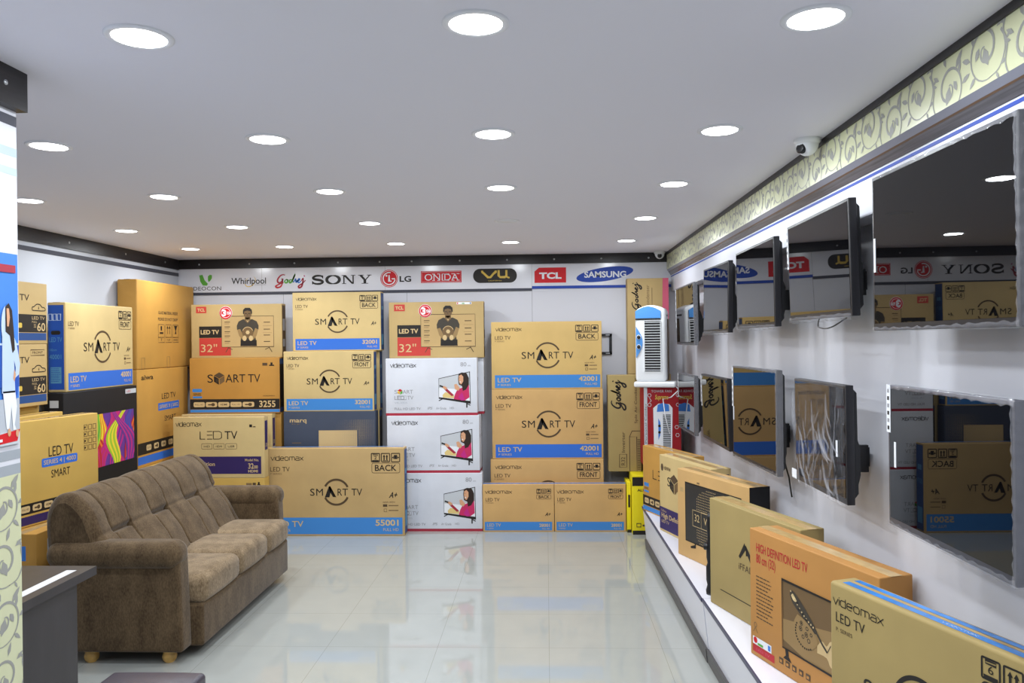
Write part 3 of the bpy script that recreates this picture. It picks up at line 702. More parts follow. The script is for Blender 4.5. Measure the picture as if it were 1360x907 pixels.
def art_white(a):
    a.rect(0.0, .0, 1, .045, 'ink_maroon', 1); brandword(a, .052, .845, .335, .9, 'ink_black')
    a.text('80', .82, .855, .885, .925, 'ink_grey', 2); a.text('cm', .9, .855, .93, .885, 'ink_grey', 2)
    a.text('S', .095, .385, .13, .45, 'ink_grey', 2); cube_logo(a, .157, .418, .026, 'ink_signred', 'ink_yellow', 'ink_green', 2); a.text('ART', .185, .385, .298, .45, 'ink_grey', 2)
    a.text('LED', .095, .28, .205, .345, 'ink_grey', 2); a.frame(.125, .28, .225, .345, .003, 'ink_grey', 2); a.text('TV', .235, .28, .302, .345, 'ink_grey', 2)
    a.text('VR-3205', .095, .21, .235, .24, 'ink_palesilver', 2); a.text('FULL HD LED TV', .095, .1, .38, .14, 'ink_grey', 2, bold=.01)
    a.text('IPS', .455, .105, .51, .15, 'ink_grey', 2, shear=.3); a.text('A+ Grade', .55, .105, .66, .145, 'ink_grey', 2); a.text('HD', .7, .11, .745, .145, 'ink_grey', 2)
    woman_tv(a.sub(.58, .2, .935, .765))
def white_end(a): a.rect(0, 0, 1, .045, 'ink_maroon', 1); a.rect(.3, .6, .7, .66, 'ink_grey', 1)
for i, (x, y, w, z, h, lab) in enumerate([(-1.444, 7.17, .847, 0, .533, 'white television carton at the bottom of the front white pile, on the floor'),
                                          (-1.476, 7.19, .857, .5335, .527, 'white television carton in the middle of the front white pile'),
                                          (-1.487, 7.21, .85, 1.061, .528, 'topmost white television carton of the front pile, under the tan carton with a man')]):
    carton(lab, w, h, .12, 'card_white', (x, y, z), 0, art_white, white_end, group='white television cartons', tape='card_white')
for i, (x, y, z, lab) in enumerate([(-1.48, 7.34, 0, 'white carton at the floor behind the lowest white carton'),
                                    (-1.483, 7.34, .5295, 'white carton of which a thin right edge shows behind the middle white carton'),
                                    (-1.452, 7.35, 1.06, 'white carton of which a strip shows right of the topmost white carton')]):
    carton(lab, .866, .528, .12, 'card_white', (x, y, z), 0, lambda a: a.rect(0, 0, 1, .045, 'ink_maroon', 1), white_end, group='white television cartons', tape='card_white')
# --- cartons printed with a ball player
def player(a):
    """man in a dark shirt holding a ball, one-colour print on card"""
    a.poly([(.02, .54), (.1, .65), (.3, .71), (.5, .68), (.7, .71), (.9, .65), (.98, .54), (.97, .44), (.83, .48), (.82, .3), (.9, .02), (.17, .02), (.2, .3), (.17, .46), (.03, .44)], 'ink_jersey', 3)
    a.poly([(.04, .44), (.17, .46), (.26, .34), (.42, .26), (.42, .16), (.28, .18), (.12, .28)], 'ink_dusklight', 4)
    a.poly([(.96, .44), (.83, .48), (.74, .34), (.6, .26), (.6, .16), (.74, .18), (.88, .28)], 'ink_dusklight', 4)
    a.poly([(.38, .75), (.37, .68), (.5, .6), (.63, .68), (.62, .75)], 'ink_dusk', 5)
    a.poly([(.33, .88), (.34, .8), (.42, .72), (.5, .7), (.58, .72), (.66, .8), (.67, .88), (.6, .97), (.4, .97)], 'ink_dusk', 5)
    a.poly([(.3, .86), (.31, .95), (.4, 1.0), (.6, 1.0), (.69, .95), (.7, .86), (.66, .83), (.64, .91), (.5, .93), (.36, .91), (.34, .83)], 'ink_black', 6)
    a.stroke([(.38, .855), (.47, .85)], .006, 'ink_black', 6); a.stroke([(.53, .85), (.62, .855)], .006, 'ink_black', 6); a.stroke([(.44, .77), (.56, .77)], .005, 'ink_brown', 6)
    a.stroke([(.5, .85), (.48, .8), (.53, .8)], .004, 'ink_brown', 6)
    a.poly([(.44, .69), (.5, .63), (.56, .69), (.5, .66)], 'ink_tan', 6)
    a.ell(.5, .37, .055, .055, 'ink_dusk', 5, 20); a.ell(.5, .37, .02, .02, 'ink_tan', 6, 6); a.arc(.5, .37, .05, 20, 160, .005, 'ink_tan', 6)
    for x in (.36, .64): a.ell(x, .22, .02, .026, 'ink_tan', 6, 10)
    a.rect(.18, .02, .89, .17, 'ink_black', 4)
def art_player(a):
    a.rect(.055, .84, .17, .96, 'ink_red', 1); a.text('TCL', .07, .872, .155, .925, 'ink_tan', 2, bold=.04)
    a.rect(.088, .375, .335, .59, 'ink_black', 1); a.text('LED TV', .105, .445, .308, .52, 'ink_tan', 2, bold=.03)
    a.rect(.088, .04, .437, .37, 'ink_red', 1); a.text('32"', .105, .11, .285, .25, 'ink_tan', 2)
    tv = (.338, .2, .91, .775); a.poly([(tv[0], tv[1]), (tv[2], tv[1]), (tv[2], tv[3]), (tv[0], tv[3])], 'card_dull', 2); a.frame(*tv, .004, 'ink_brown', 3)
    for x, d in ((.41, 1), (.86, -1)):
        a.stroke([(x - .03 * d, .1), (x, .185), (x + .045 * d, .15)], .006, 'ink_brown', 3)
    for v in (.66, .57, .48, .4, .3): a.rect(.37, v, .43, v + .014, 'ink_brown', 3); a.rect(.37, v - .03, .42, v - .022, 'ink_soft', 3)
    for v in (.65, .52, .41, .29): a.rect(.8, v, .87, v + .014, 'ink_brown', 3)
    a.stroke([(.79, .59), (.89, .59)], .002, 'ink_soft', 3); a.stroke([(.79, .46), (.89, .46)], .002, 'ink_soft', 3)
    player(a.sub(.5, .2, .75, .93))
def round_sticker(t, W, H):
    b = MB(); a = Art(b, (0, -.0022, 0), (1, 0, 0), (0, 0, 1), W, H); cu, cv, R = .385, .84, .062
    b.lathe((cu * W, -.0004, cv * H), [(R, 0), (R, -.0018)], 'ink_white', 32, axis='y')
    a.ell(cu, cv, R * .95, R * .95, 'ink_signred', 1, 32); a.arc(cu, cv, R * .72, 0, 360, .004, 'ink_white', 2, 36)
    a.text('3', cu - .04, cv - .055, cu + .005, cv + .055, 'ink_white', 3, bold=.05); a.text('YEAR', cu + .008, cv - .03, cu + .062, cv + .02, 'ink_white', 3, bold=.04)
    o = b.build('sticker', t); o['label'] = 'round red and white sticker'
t = carton('kraft carton with a man holding a ball, on top of the white pile', .893, .526, .13, 'card_kraft', (-1.472, 7.32, 1.5895), 0, art_player, dark_end, group=G_BACK); round_sticker(t, .893, .526)
b = MB(); b.box((.64, -.0016, .5), (.78, -.0003, .52), 'ink_white'); b.box((.69, -.002, .504), (.715, -.0012, .512), 'ink_green'); b.box((.645, -.002, .503), (.655, -.0012, .517), 'ink_signred'); b.box((.765, -.002, .503), (.775, -.0012, .517), 'ink_navy'); b.build('sticker', t)['label'] = 'narrow white strip sticker'
t = carton('kraft carton with a man holding a ball, next to the tall brown carton', .872, .505, .11, 'card_kraft', (-3.358, 7.3, 1.612), 0, art_player, dark_end, group=G_BACK); round_sticker(t, .872, .505)
# --- golden carton with a cube emblem, and the plain ones beneath
def art_cube(a):
    a.text('S', .2, .558, .262, .702, 'ink_black', 2); cube_logo(a, .33, .63, .058, 'ink_brown', 'ink_black', 'ink_dusk', 2); a.text('ART', .4, .558, .62, .702, 'ink_black', 2); a.text('TV', .65, .558, .785, .702, 'ink_black', 2)
    a.rect(.81, .855, .865, .905, 'ink_brown', 2); a.rect(.885, .85, .94, .87, 'ink_black', 2); a.rect(.9, .87, .922, .91, 'ink_black', 2)
    a.rrect(.03, .385, .137, .445, .012, 'ink_blue', 1); a.text('SERIES', .042, .325, .128, .365, 'ink_black', 2); a.rect(.035, .275, .137, .31, 'ink_blue', 1)
    a.text('VIDEOMAX', .81, .302, .945, .32, 'ink_black', 2); a.rect(.004, .075, .996, .258, 'ink_black', 1)
    pills(a, [(.042, .168), (.178, .303), (.315, .44), (.45, .577), (.587, .715)], .115, .205, 'ink_tan', 'ink_brown', 2); a.text('3255', .77, .112, .95, .222, 'ink_tan', 2, bold=.02)
    a.rect(.004, .02, .996, .07, 'ink_blue', 1)
def dark_side(a): a.rect(.0, .02, 1, .98, 'ink_black'); a.rect(0, .02, 1, .1, 'ink_navy', 2); a.rect(0, .88, 1, .98, 'ink_navy', 2)
carton('golden carton with a dark cube emblem and black bottom band by the corner', .861, .521, .13, 'card_gold', (-3.356, 7.25, 1.09), 0, art_cube, dark_side, group=G_BACK)
carton('golden carton of which only the right edge shows, under the cube emblem carton', .872, .545, .13, 'card_amber', (-3.364, 7.27, .544), 0, None, None, group=G_BACK)
carton('golden carton on the floor at the bottom of the corner pile, hidden behind other cartons', .872, .5435, .13, 'card_amber', (-3.364, 7.27, 0), 0, None, None, group=G_BACK)
def art_purple(a):
    brandword(a, .032, .85, .315, .905, 'ink_black'); a.rect(.842, .83, .872, .875, 'ink_black', 2); a.rect(.88, .83, .91, .845, 'ink_brown', 2)
    x0 = .3
    a.stroke([(.3, .765), (.3, .64), (.355, .64)], .006, 'ink_black', 2)
    for v in (.765, .705, .64): a.stroke([(.375, v), (.435, v)], .006, 'ink_black', 2)
    a.stroke([(.445, .64), (.445, .765), (.51, .765), (.535, .745), (.535, .66), (.51, .64), (.445, .64)], .006, 'ink_black', 2)
    a.text('TV', .57, .637, .71, .768, 'ink_black', 2)
    for i, (u0, u1) in enumerate([(.315, .43), (.447, .565), (.58, .702)]):
        a.frame(u0, .476, u1, .565, .003, 'ink_brown', 2, r=.008); a.text(['HD', 'HDMI', 'USB'][i], u0 + .025, .503, u1 - .025, .535, 'ink_black', 3)
    a.rect(.047, .068, .968, .353, 'ink_purple', 1); a.text('High Definition', .075, .2, .458, .262, 'ink_tan', 2, bold=.01); a.text('Model No.', .79, .275, .942, .315, 'ink_tan', 2, bold=.01)
    a.text('32', .825, .155, .885, .238, 'ink_tan', 2, bold=.02); a.text('00', .888, .155, .93, .205, 'ink_tan', 2, bold=.02); a.text('HDMI', .825, .092, .93, .132, 'ink_tan', 2, bold=.03)
def art_icons(a):
    a.rect(.8, .88, .86, .92, 'ink_soft', 2); a.rect(.87, .875, .905, .925, 'ink_brown', 2); a.rect(.92, .88, .955, .9, 'ink_black', 2); a.rect(.928, .9, .947, .935, 'ink_black', 2)
carton('pale carton at floor level just behind the sofa, under the purple banded carton', .821, .551, .12, 'card_mustard', (-3.326, 6.85, 0), 0, art_icons, None, group=G_BACK)
carton('pale carton with a purple band, front one of three behind the sofa back', .821, .543, .11, 'card_pale', (-3.327, 6.85, .5515), 0, art_purple, purple_end, group=G_BACK)
carton('pale carton hidden at floor level behind the purple banded pile', .83, .545, .1, 'card_mustard', (-3.386, 7.14, 0), 0, None, None, group=G_BACK)
carton('pale carton with purple end, squeezed in behind the purple banded carton', .85, .545, .1, 'card_pale', (-3.386, 7.14, .5455), 0, art_purple, purple_end, group=G_BACK)
# --- pale ring-emblem cartons and the slate carton
def art_slate(a):
    a.text('marq', .068, .82, .25, .89, 'ink_tan', 2, bold=.015); a.text('by', .09, .785, .185, .8, 'ink_soft', 2); a.rect(.09, .47, .19, .48, 'ink_soft', 2)
    a.rect(.382, .3, .8, .682, 'ink_tan', 2)
    for i in range(22):
        for j in range(22):
            u = .56 + i * .02; v = .3 + j * .026; d = abs((u - .8) * 1.3 - (v - .6) * .2); s = max(0, .0058 * (1 - d * 2.3)) * (1 - abs(v - .6) * 1.2)
            if s > .0012: a.poly([(u - s, v - s), (u + s * 1.4, v + s * 1.2), (u + s * 2, v + s * 3), (u - s * .4, v + s)], 'ink_tan' if (u > .8 or v > .682) else 'card_slate', 3)
carton('plain carton on the floor under the slate blue carton, hidden by the largest carton', .86, .55, .12, 'card_pale', (-2.446, 7.2, 0), 0, None, None, group=G_BACK)
carton('dark slate blue carton with a tan square, right above the largest carton', .862, .556, .12, 'card_slate', (-2.446, 7.2, .5505), 0, art_slate, None, group=G_BACK, tape='card_slate')
carton('pale carton printed FRONT with a ring emblem, standing on the slate blue carton', .846, .558, .12, 'card_pale', (-2.441, 7.2, 1.107), 0, lambda a: art_smart(a, '32001', 'FRONT', lines=False), blue_end, group=G_BACK)
carton('hidden pale carton on the floor behind the slate blue pile', .861, .55, .12, 'card_pale', (-2.442, 7.36, 0), 0, None, None, group=G_BACK)
carton('pale carton edge showing right behind the slate blue carton', .861, .556, .12, 'card_pale', (-2.442, 7.36, .5505), 0, None, dark_side, group=G_BACK)
carton('pale carton edge showing right behind the carton printed FRONT on the slate one', .861, .558, .12, 'card_pale', (-2.435, 7.36, 1.107), 0, None, blue_end, group=G_BACK)
carton('pale carton printed BACK with a ring emblem, topmost under the black script lettering', .838, .552, .14, 'card_pale', (-2.383, 7.3, 1.6655), 0, lambda a: art_smart(a, '32001', 'BACK', lines=False, band='ink_royal'), blue_end, group=G_BACK)

# ------------------------------------------------------------------ cartons along the left wall (fronts face the aisle)
Q = PI / 2
def art_tall(a):
    a.text('GLASS MATERIAL INSIDE', .34, .63, .68, .665, 'ink_brown', 2, bold=.012); a.text('PLEASE DO NOT DROP', .335, .555, .68, .59, 'ink_brown', 2, bold=.012)
    for i in range(3):
        u = .335 + i * .125; a.frame(u, .36, u + .105, .51, .004, 'ink_brown', 2, r=.01); a.frame(u, .3, u + .105, .36, .003, 'ink_brown', 2)
    a.rect(.36, .4, .42, .42, 'ink_black', 2); a.text('1', .375, .44, .4, .49, 'ink_black', 2); a.text('T', .375, .315, .4, .345, 'ink_black', 2)
    for c in (.495, .53): a.stroke([(c, .4), (c, .48)], .006, 'ink_black', 2); a.poly([(c - .015, .465), (c + .015, .465), (c, .5)], 'ink_black', 2)
    a.text('TOP', .48, .315, .54, .34, 'ink_brown', 2); a.poly([(.61, .5), (.67, .5), (.645, .44), (.655, .4), (.625, .4), (.635, .44)], 'ink_black', 2); a.text('FRAGILE', .6, .32, .68, .34, 'ink_brown', 2)
    for u in (.06, .48): a.frame(u, .0, u + .05, .13, .003, 'ink_soft', 2)
def art_aiwa(a):
    a.text('aiwa', .07, .895, .29, .945, 'ink_black', 2, bold=.015); a.text('LED TV', .45, .67, .73, .73, 'ink_black', 2); a.rect(.38, .55, .8, .63, 'ink_royal', 1); a.text('SERIES 5 | 5002', .4, .572, .78, .608, 'ink_tan', 2, bold=.01)
    a.text('SMART', .5, .43, .73, .485, 'ink_black', 2); a.rect(.0, .13, 1, .25, 'ink_black', 1); pills(a, [(.15, .24), (.29, .38), (.43, .52), (.57, .66), (.71, .8), (.85, .94)], .16, .22, 'ink_tan', 'ink_brown'); a.rect(0, .03, 1, .11, 'ink_royal', 1)
carton('light brown carton on the floor in the left corner behind the sofa', .66, .70, .27, 'card_mustard', (-3.33, 6.42, 0), Q, None, None, group=G_LEFT)
carton('brown carton with a blue stripe and black pictogram band, under the tall plain brown carton', .93, .83, .16, 'card_amber', (-3.43, 6.44, .7015), Q, art_aiwa, None, group=G_LEFT)
carton('tall plain brown carton with handling marks, topmost in the left corner', 1.07, .765, .17, 'card_amber', (-3.43, 6.45, 1.533), Q, art_tall, None, group=G_LEFT, r=.012)
def blue_handle_end(a):
    a.rect(.04, .03, .9, .97, 'ink_deep'); a.text('LED TV', .1, .56, .8, .61, 'ink_teal', 2); a.text('102cm', .1, .46, .5, .485, 'ink_teal', 2); a.text('40001', .1, .37, .75, .42, 'ink_teal', 2)
    a.rect(.15, .1, .75, .28, 'ink_teal', 2); a.lines(.18, .72, .27, .11, 8, 'ink_deep', 3)
    for u in (.08, .32, .56): a.frame(u, .8, u + .18, .87, .004, 'ink_bluewhite', 2)
    a.rrect(.2, .64, .72, .685, .012, 'ink_black', 3)
carton('black carton hidden at floor level under the carton with coloured ribbons', .97, .69, .14, 'card_black', (-3.33, 5.275, 0), Q, None, None, group=G_LEFT, tape='card_black')
def ribbons(a):
    a.rect(0, 0, 1, 1, 'ink_violet', 1); a.clip = True; a.strip = True
    seq = [('ink_sky', 'ink_deep', -.02), ('ink_lime', 'ink_yellow', .06), ('ink_orange', 'ink_yellow', .12), ('ink_crimson', 'ink_orange', .3), ('ink_magenta', 'ink_pink', .38), ('ink_violet', 'ink_magenta', .56), ('ink_pink', 'ink_magenta', .7), ('ink_orange', 'ink_crimson', .86),
           ('ink_yellow', 'ink_lime', .5), ('ink_crimson', 'ink_pink', .24), ('ink_violet', 'ink_deep', .8), ('ink_lime', 'ink_green', .0), ('ink_magenta', 'ink_violet', .95)]
    for n, (c1, c2, x0) in enumerate(seq):
        dx = .22 if n % 3 else -.3; amp = .12 * math.sin(n * 1.7 + .6)
        for q in range(6):
            lf = []; rt = []
            for k in range(13):
                t = k / 12; w = .028 * (.5 + .9 * math.sin(PI * min(1, t + .1))); x = x0 + dx * t + amp * math.sin(PI * 1.6 * t + n) + w * (q - 3); lf.append((x - w * .52, t)); rt.append((x + w * .52, t))
            a.poly(lf + rt[::-1], c1 if q % 2 else c2, 2 + n * .3)
def art_black(a):
    ribbons(a.sub(.28, .2, .945, .745)); a.rect(.82, .92, .985, .97, 'ink_lightgrey', 2); a.text('LED', .84, .933, .9, .955, 'ink_signred', 3)
def black_end(a): a.rect(.3, .86, .75, .93, 'ink_lightgrey', 2); a.lines(.15, .7, .8, .6, 5, 'ink_grey', 2)
carton('black carton showing coloured ribbons, standing behind the sofa back', .97, .725, .14, 'card_black', (-3.33, 5.275, .691), Q, art_black, None, black_end, group=G_LEFT, tape='card_black')
t = carton('tan carton with a blue end and hand hole, on top of the black ribbon carton', .895, .632, .13, 'card_pale', (-3.36, 5.355, 1.4172), Q, lambda a: art_smart(a, '40001', 'FRONT', brand=False, band='ink_royal'), None, blue_handle_end, group=G_LEFT, r=.008)
def art_sixty(a, front):
    a.text('LED TV', .5, .7, .785, .8, 'ink_black', 2); a.stroke(smooth_pts([(.82, .55), (.82, .6), (.84, .61), (.87, .65), (.91, .65), (.935, .61), (.965, .6), (.965, .55), (.82, .55)], 3), .006, 'ink_black', 2); a.text('i', .89, .57, .9, .62, 'ink_black', 2)
    if front: a.frame(.8, .82, .965, .91, .003, 'ink_brown', 2); a.text('FRONT', .82, .845, .945, .885, 'ink_brown', 2)
    a.rect(.03, .19, .985, .48, 'ink_black', 1); a.text('LED TV', .815, .4, .965, .45, 'ink_tan', 2); a.text('FULL', .815, .345, .875, .375, 'ink_tan', 2); a.text('32', .835, .27, .862, .325, 'ink_tan', 2); a.text('60', .875, .215, .97, .345, 'ink_tan', 2, bold=.01)
    a.rrect(.66, .26, .7, .34, .008, 'ink_gold', 2); a.rect(.03, .06, .985, .18, 'ink_navy', 1)
carton('pale plain carton hidden at floor level below the sixty cartons', .86, .675, .14, 'card_mustard', (-3.42, 4.29, 0), Q, None, None, group=G_LEFT)
carton('pale plain carton hidden directly under the two sixty cartons', .86, .674, .14, 'card_mustard', (-3.42, 4.29, .676), Q, None, None, group=G_LEFT)
carton('tan carton reading 60 with a FRONT mark, lower one beside the partition', .86, .405, .16, 'card_kraft', (-3.36, 4.29, 1.3515), Q, lambda a: art_sixty(a, True), None, group=G_LEFT)
carton('tan carton reading 60, upper one beside the partition', .86, .403, .16, 'card_kraft', (-3.36, 4.295, 1.758), Q, lambda a: art_sixty(a, False), None, group=G_LEFT)
def art_squares(a): a.rect(.8, .8, .9, .95, 'ink_black', 2); a.rect(.92, .78, .985, .95, 'ink_navy', 2)
carton('plain carton hidden on the floor behind the barcode carton', .84, .69, .13, 'card_mustard', (-3.23, 4.29, 0), Q, None, None, group=G_LEFT)
carton('yellowish carton with black and blue squares on its corner, peeking out behind the series carton', .86, .612, .13, 'card_mustard', (-3.25, 4.28, .6915), Q, art_squares, None, group=G_LEFT)
def barcode(a):
    a.rect(.12, .74, .75, .93, 'ink_lightgrey', 1); rr = random.Random(5); u = .16
    while u < .72:
        w = rr.choice((.006, .01, .018)); a.rect(u, .77, u + w, .9, 'ink_black', 2); u += w + rr.choice((.008, .014))
def mark_end(a): a.rect(.1, .78, .7, .9, 'ink_sky', 1); a.text('LED', .1, .6, .4, .66, 'ink_black', 2); a.text('TV', .1, .4, .3, .44, 'ink_black', 2)
carton('brown carton with a barcode label on the floor between desk and sofa', .82, .69, .2, 'card_amber', (-2.87, 4.28, 0), Q, barcode, None, mark_end, group=G_LEFT)
def art_series(a):
    a.text('LED TV', .57, .63, .775, .725, 'ink_black', 2); a.rrect(.515, .535, .81, .62, .01, 'ink_royal', 1); a.text('SERIES 4 | 4003', .53, .558, .795, .6, 'ink_tan', 2, bold=.01); a.text('SMART', .59, .42, .745, .495, 'ink_black', 2)
    for i in range(4):
        for j in range(3): a.frame(.872 + j * .04, .63 + i * .07, .9 + j * .04, .68 + i * .07, .003, 'ink_brown', 2)
    for i in range(4): a.rect(.875, .645 + i * .07, .885, .665 + i * .07, 'ink_black', 3)
    a.rect(.0, .12, 1, .22, 'ink_black', 1); pills(a, [(.35 + i * .09, .42 + i * .09) for i in range(7)], .14, .2, 'ink_tan', 'ink_brown'); a.rect(0, .02, 1, .1, 'ink_purple', 1)
TH = math.atan2(.98, .19)
t = carton('mustard carton lettered SMART with a blue bar, standing on the barcode carton', .93, .615, .12, 'card_mustard', (-3.095, 4.07, .6915), TH, art_series, None, group=G_LEFT)

# ------------------------------------------------------------------ platform along the right wall, two lengths
def plat(label, y0, y1, xf0, xf1):
    """far end y1 with front edge xf1, near end y0 with front edge xf0; the front leans outwards towards the top"""
    t = thing('display_platform', label, 'platform', (0, 0, 0), 0, 'white display platforms along the right wall')
    zt = CAM_H - (CAM_H - .283) * .955; ov = .036
    def slab(z0, z1, e, m, nm, back=None):
        o0, o1 = ov * z0 / zt, ov * z1 / zt; b = MB(); k = X1 - .001
        f = lambda x, o: x - o - e
        b.add([(f(xf0, o0), y0, z0), (k if back is None else xf0 - o0, y0, z0), (k if back is None else xf1 - o0, y1, z0), (f(xf1, o0), y1, z0),
               (f(xf0, o1), y0, z1), (k if back is None else xf0 - o1, y0, z1), (k if back is None else xf1 - o1, y1, z1), (f(xf1, o1), y1, z1)],
              [(0, 3, 2, 1), (4, 5, 6, 7), (0, 1, 5, 4), (1, 2, 6, 5), (2, 3, 7, 6), (3, 0, 4, 7)], m)
        return b.build(nm, t)
    slab(0, zt - .015, 0, 'platform_white', 'platform_body'); slab(zt - .015, zt, 0, 'platform_white', 'platform_top')
    slab(zt - .021, zt + .0003, .008, 'edge_navy', 'edge_strip', 1); slab(0, .075, .014, 'skirting_grey', 'skirting_board', 1)
    return t
plat('far length of the white platform with grey skirting, reaching to the yellow carton', 4.262, 6.6, .862, .829)
plat('near length of the white platform under the three nearest boxes', 1.2, 4.258, .955, .866)
PT = CAM_H - (CAM_H - .283) * .955 + .0005
PK = .955
def yawcos(dx, dy): return math.atan2(dy, dx)
def pcarton(label, W, H, D, m, loc, rz, *a, **k):
    return carton(label, W * PK, H * PK, D * PK, m, (loc[0] * PK, loc[1] * PK, PT), rz, *a, **k)
def art_p1(a):
    a.stroke([(.235, .665), (.235, .535), (.32, .535)], .007, 'ink_black', 2)
    for v in (.665, .6, .535): a.stroke([(.35, v), (.45, v)], .007, 'ink_black', 2)
    a.stroke([(.48, .535), (.48, .665), (.58, .665), (.61, .6), (.58, .535), (.48, .535)], .007, 'ink_black', 2); a.text('TV', .65, .535, .85, .67, 'ink_black', 2)
    a.rect(.03, .385, .135, .44, 'ink_blue', 1); a.text('SERIES', .035, .34, .13, .37, 'ink_brown', 2); a.rect(.03, .295, .135, .325, 'ink_blue', 1)
    a.rect(.0, .095, 1, .245, 'ink_black', 1); pills(a, [(.04 + i * .12, .135 + i * .12) for i in range(7)], .13, .21, 'ink_tan', 'ink_brown'); a.rect(0, .02, 1, .085, 'ink_blue', 1)
pcarton('golden carton with a blue stripe at the far end of the platform', .757, .555, .13, 'card_amber', (.818, 6.76, PT), yawcos(.271, -.707), art_p1, None, group=G_PLAT)
def art_p2(a):
    a.ell(.06, .84, .02, .028, 'ink_brown', 1, 8); brandword(a, .1, .82, .24, .855, 'ink_brown'); a.text('S', .17, .62, .235, .735, 'ink_black', 2); cube_logo(a, .31, .665, .07, 'ink_brown', 'ink_black', 'ink_dusk'); a.text('ART TV', .4, .62, .8, .735, 'ink_black', 2)
    a.text('TV', .28, .545, .36, .58, 'ink_soft', 2)
    a.rect(.0, .03, 1, .32, 'ink_purple', 1); a.text('Ultra', .04, .262, .14, .29, 'ink_tan', 2); a.text('High Definition', .04, .185, .5, .245, 'ink_tan', 2, bold=.015); a.text('LED TV', .04, .12, .2, .155, 'ink_tan', 2)
pcarton('pale carton with purple band and cube emblem, second from the platform far end', .76, .58, .155, 'card_pale', (.859, 6.055, PT), yawcos(.241, -.721), art_p2, lambda a: (a.rect(.15, .5, .9, .93, 'ink_purple'), a.rect(.3, .6, .7, .7, 'ink_tan', 2)), group=G_PLAT)
def art_p3(a):
    a.rect(.125, .2, .9, .862, 'picture_dark', 1); a.frame(.125, .2, .9, .862, .006, 'ink_black', 2)
    a.frame(.235, .395, .36, .575, .003, 'ink_tan', 2); a.frame(.36, .395, .62, .575, .003, 'ink_tan', 2); a.text('32', .265, .455, .335, .535, 'ink_tan', 3); a.text('Wow', .4, .45, .58, .525, 'ink_tan', 3)
    for i in range(20):
        for j in range(22):
            u = .3 + i * .02; v = .22 + j * .029; d = math.hypot((u - .5) * 1.2, v - .5)
            if .12 < d < .34 and not (.23 < u < .63 and .38 < v < .59): a.ell(u, v, .0032, .0032, 'ink_tan', 2, 6)
    a.stroke([(.2, .14), (.27, .165), (.27, .2)], .012, 'ink_black', 2); a.stroke([(.82, .14), (.76, .165), (.76, .2)], .012, 'ink_black', 2)
    a.rect(.045, .74, .095, .79, 'card_dull', 1); a.rect(.3, .88, .34, .9, 'ink_soft', 1)
def p3_end(a): a.rect(0, 0, 1, 1, 'card_black', 1); a.rect(.1, .55, .5, .62, 'ink_tan', 2); a.text('32', .55, .56, .8, .68, 'ink_tan', 2)
pcarton('tan carton on the platform with a dark screen picture and a black end', .786, .583, .145, 'card_tan', (.885, 5.387, PT), yawcos(.299, -.727), art_p3, p3_end, group=G_PLAT)
def art_p4(a):
    a.stroke([(.37, .56), (.437, .68), (.455, .6)], .016, 'ink_black', 2); a.stroke([(.437, .68), (.51, .56), (.535, .64), (.6, .53)], .016, 'ink_black', 2)
    a.text('iFFALCON', .36, .455, .66, .512, 'ink_brown', 2); a.rect(.133, .172, .9, .18, 'ink_black', 1)
pcarton('plain khaki carton with a black zigzag emblem, fourth from the far end of the platform', .798, .58, .13, 'card_khaki', (.898, 4.4, PT), yawcos(.257, -.756), art_p4, None, group=G_PLAT)
def butterfly(a):
    a.rect(0, 0, 1, 1, 'ink_dusk', 2); a.poly([(.0, .12), (.3, .0), (1, 0), (1, .5), (.7, .62), (.3, .5), (0, .42)], 'ink_dusklight', 3); a.frame(0, 0, 1, 1, .006, 'ink_black', 7)
    fw = smooth_pts([(.1, .84), (.12, .9), (.18, .87), (.3, .72), (.42, .53), (.44, .46), (.38, .46), (.25, .6), (.14, .72), (.1, .84)], 4); a.poly(fw[:-1], 'ink_jersey', 4)
    fw = smooth_pts([(.12, .83), (.14, .86), (.17, .82), (.19, .78), (.17, .76), (.14, .78), (.12, .83)], 4); a.poly(fw[:-1], 'ink_cream', 5)
    for i in range(11): t = i / 10; a.ell(.115 + .28 * t, .885 - .36 * t - .05 * math.sin(PI * t), .004, .004, 'ink_tan', 5, 8)
    for x, y in ((.22, .68), (.27, .64), (.31, .58), (.2, .76)): a.ell(x, y, .007, .005, 'ink_black', 6, 8)
    hw = smooth_pts([(.2, .6), (.3, .56), (.4, .46), (.45, .36), (.42, .26), (.34, .17), (.24, .17), (.17, .28), (.15, .45), (.2, .6)], 4); a.poly(hw[:-1], 'ink_dusklight', 5)
    for i in range(14): t = i / 13; an = rad(150 + 150 * t); a.ell(.3 + .125 * math.cos(an), .37 + .2 * math.sin(an), .004, .004, 'ink_black', 6, 8)
    for x, y, r in ((.25, .5, .008), (.32, .46, .007), (.24, .42, .009), (.31, .37, .009), (.27, .32, .007), (.34, .3, .008), (.37, .4, .006)): a.arc(x, y, r, 0, 360, .003, 'ink_jersey', 6, 12)
    for p in ((.25, .5), (.31, .37), (.24, .42)): a.ell(p[0], p[1], .004, .004, 'ink_black', 6, 8)
    fl = smooth_pts([(.44, .3), (.5, .4), (.55, .36), (.6, .46), (.66, .4), (.74, .5), (.78, .4), (.9, .44), (.86, .3), (.94, .2), (.82, .2), (.8, .1), (.7, .16), (.6, .1), (.55, .2), (.44, .2)], 3); a.poly(fl, 'ink_tan', 4)
    a.stroke([(.42, .5), (.5, .36), (.56, .28)], .009, 'ink_jersey', 6); a.stroke([(.56, .28), (.6, .4)], .003, 'ink_jersey', 6); a.stroke([(.66, .2), (.68, .1), (.7, .0)], .007, 'ink_jersey', 6)
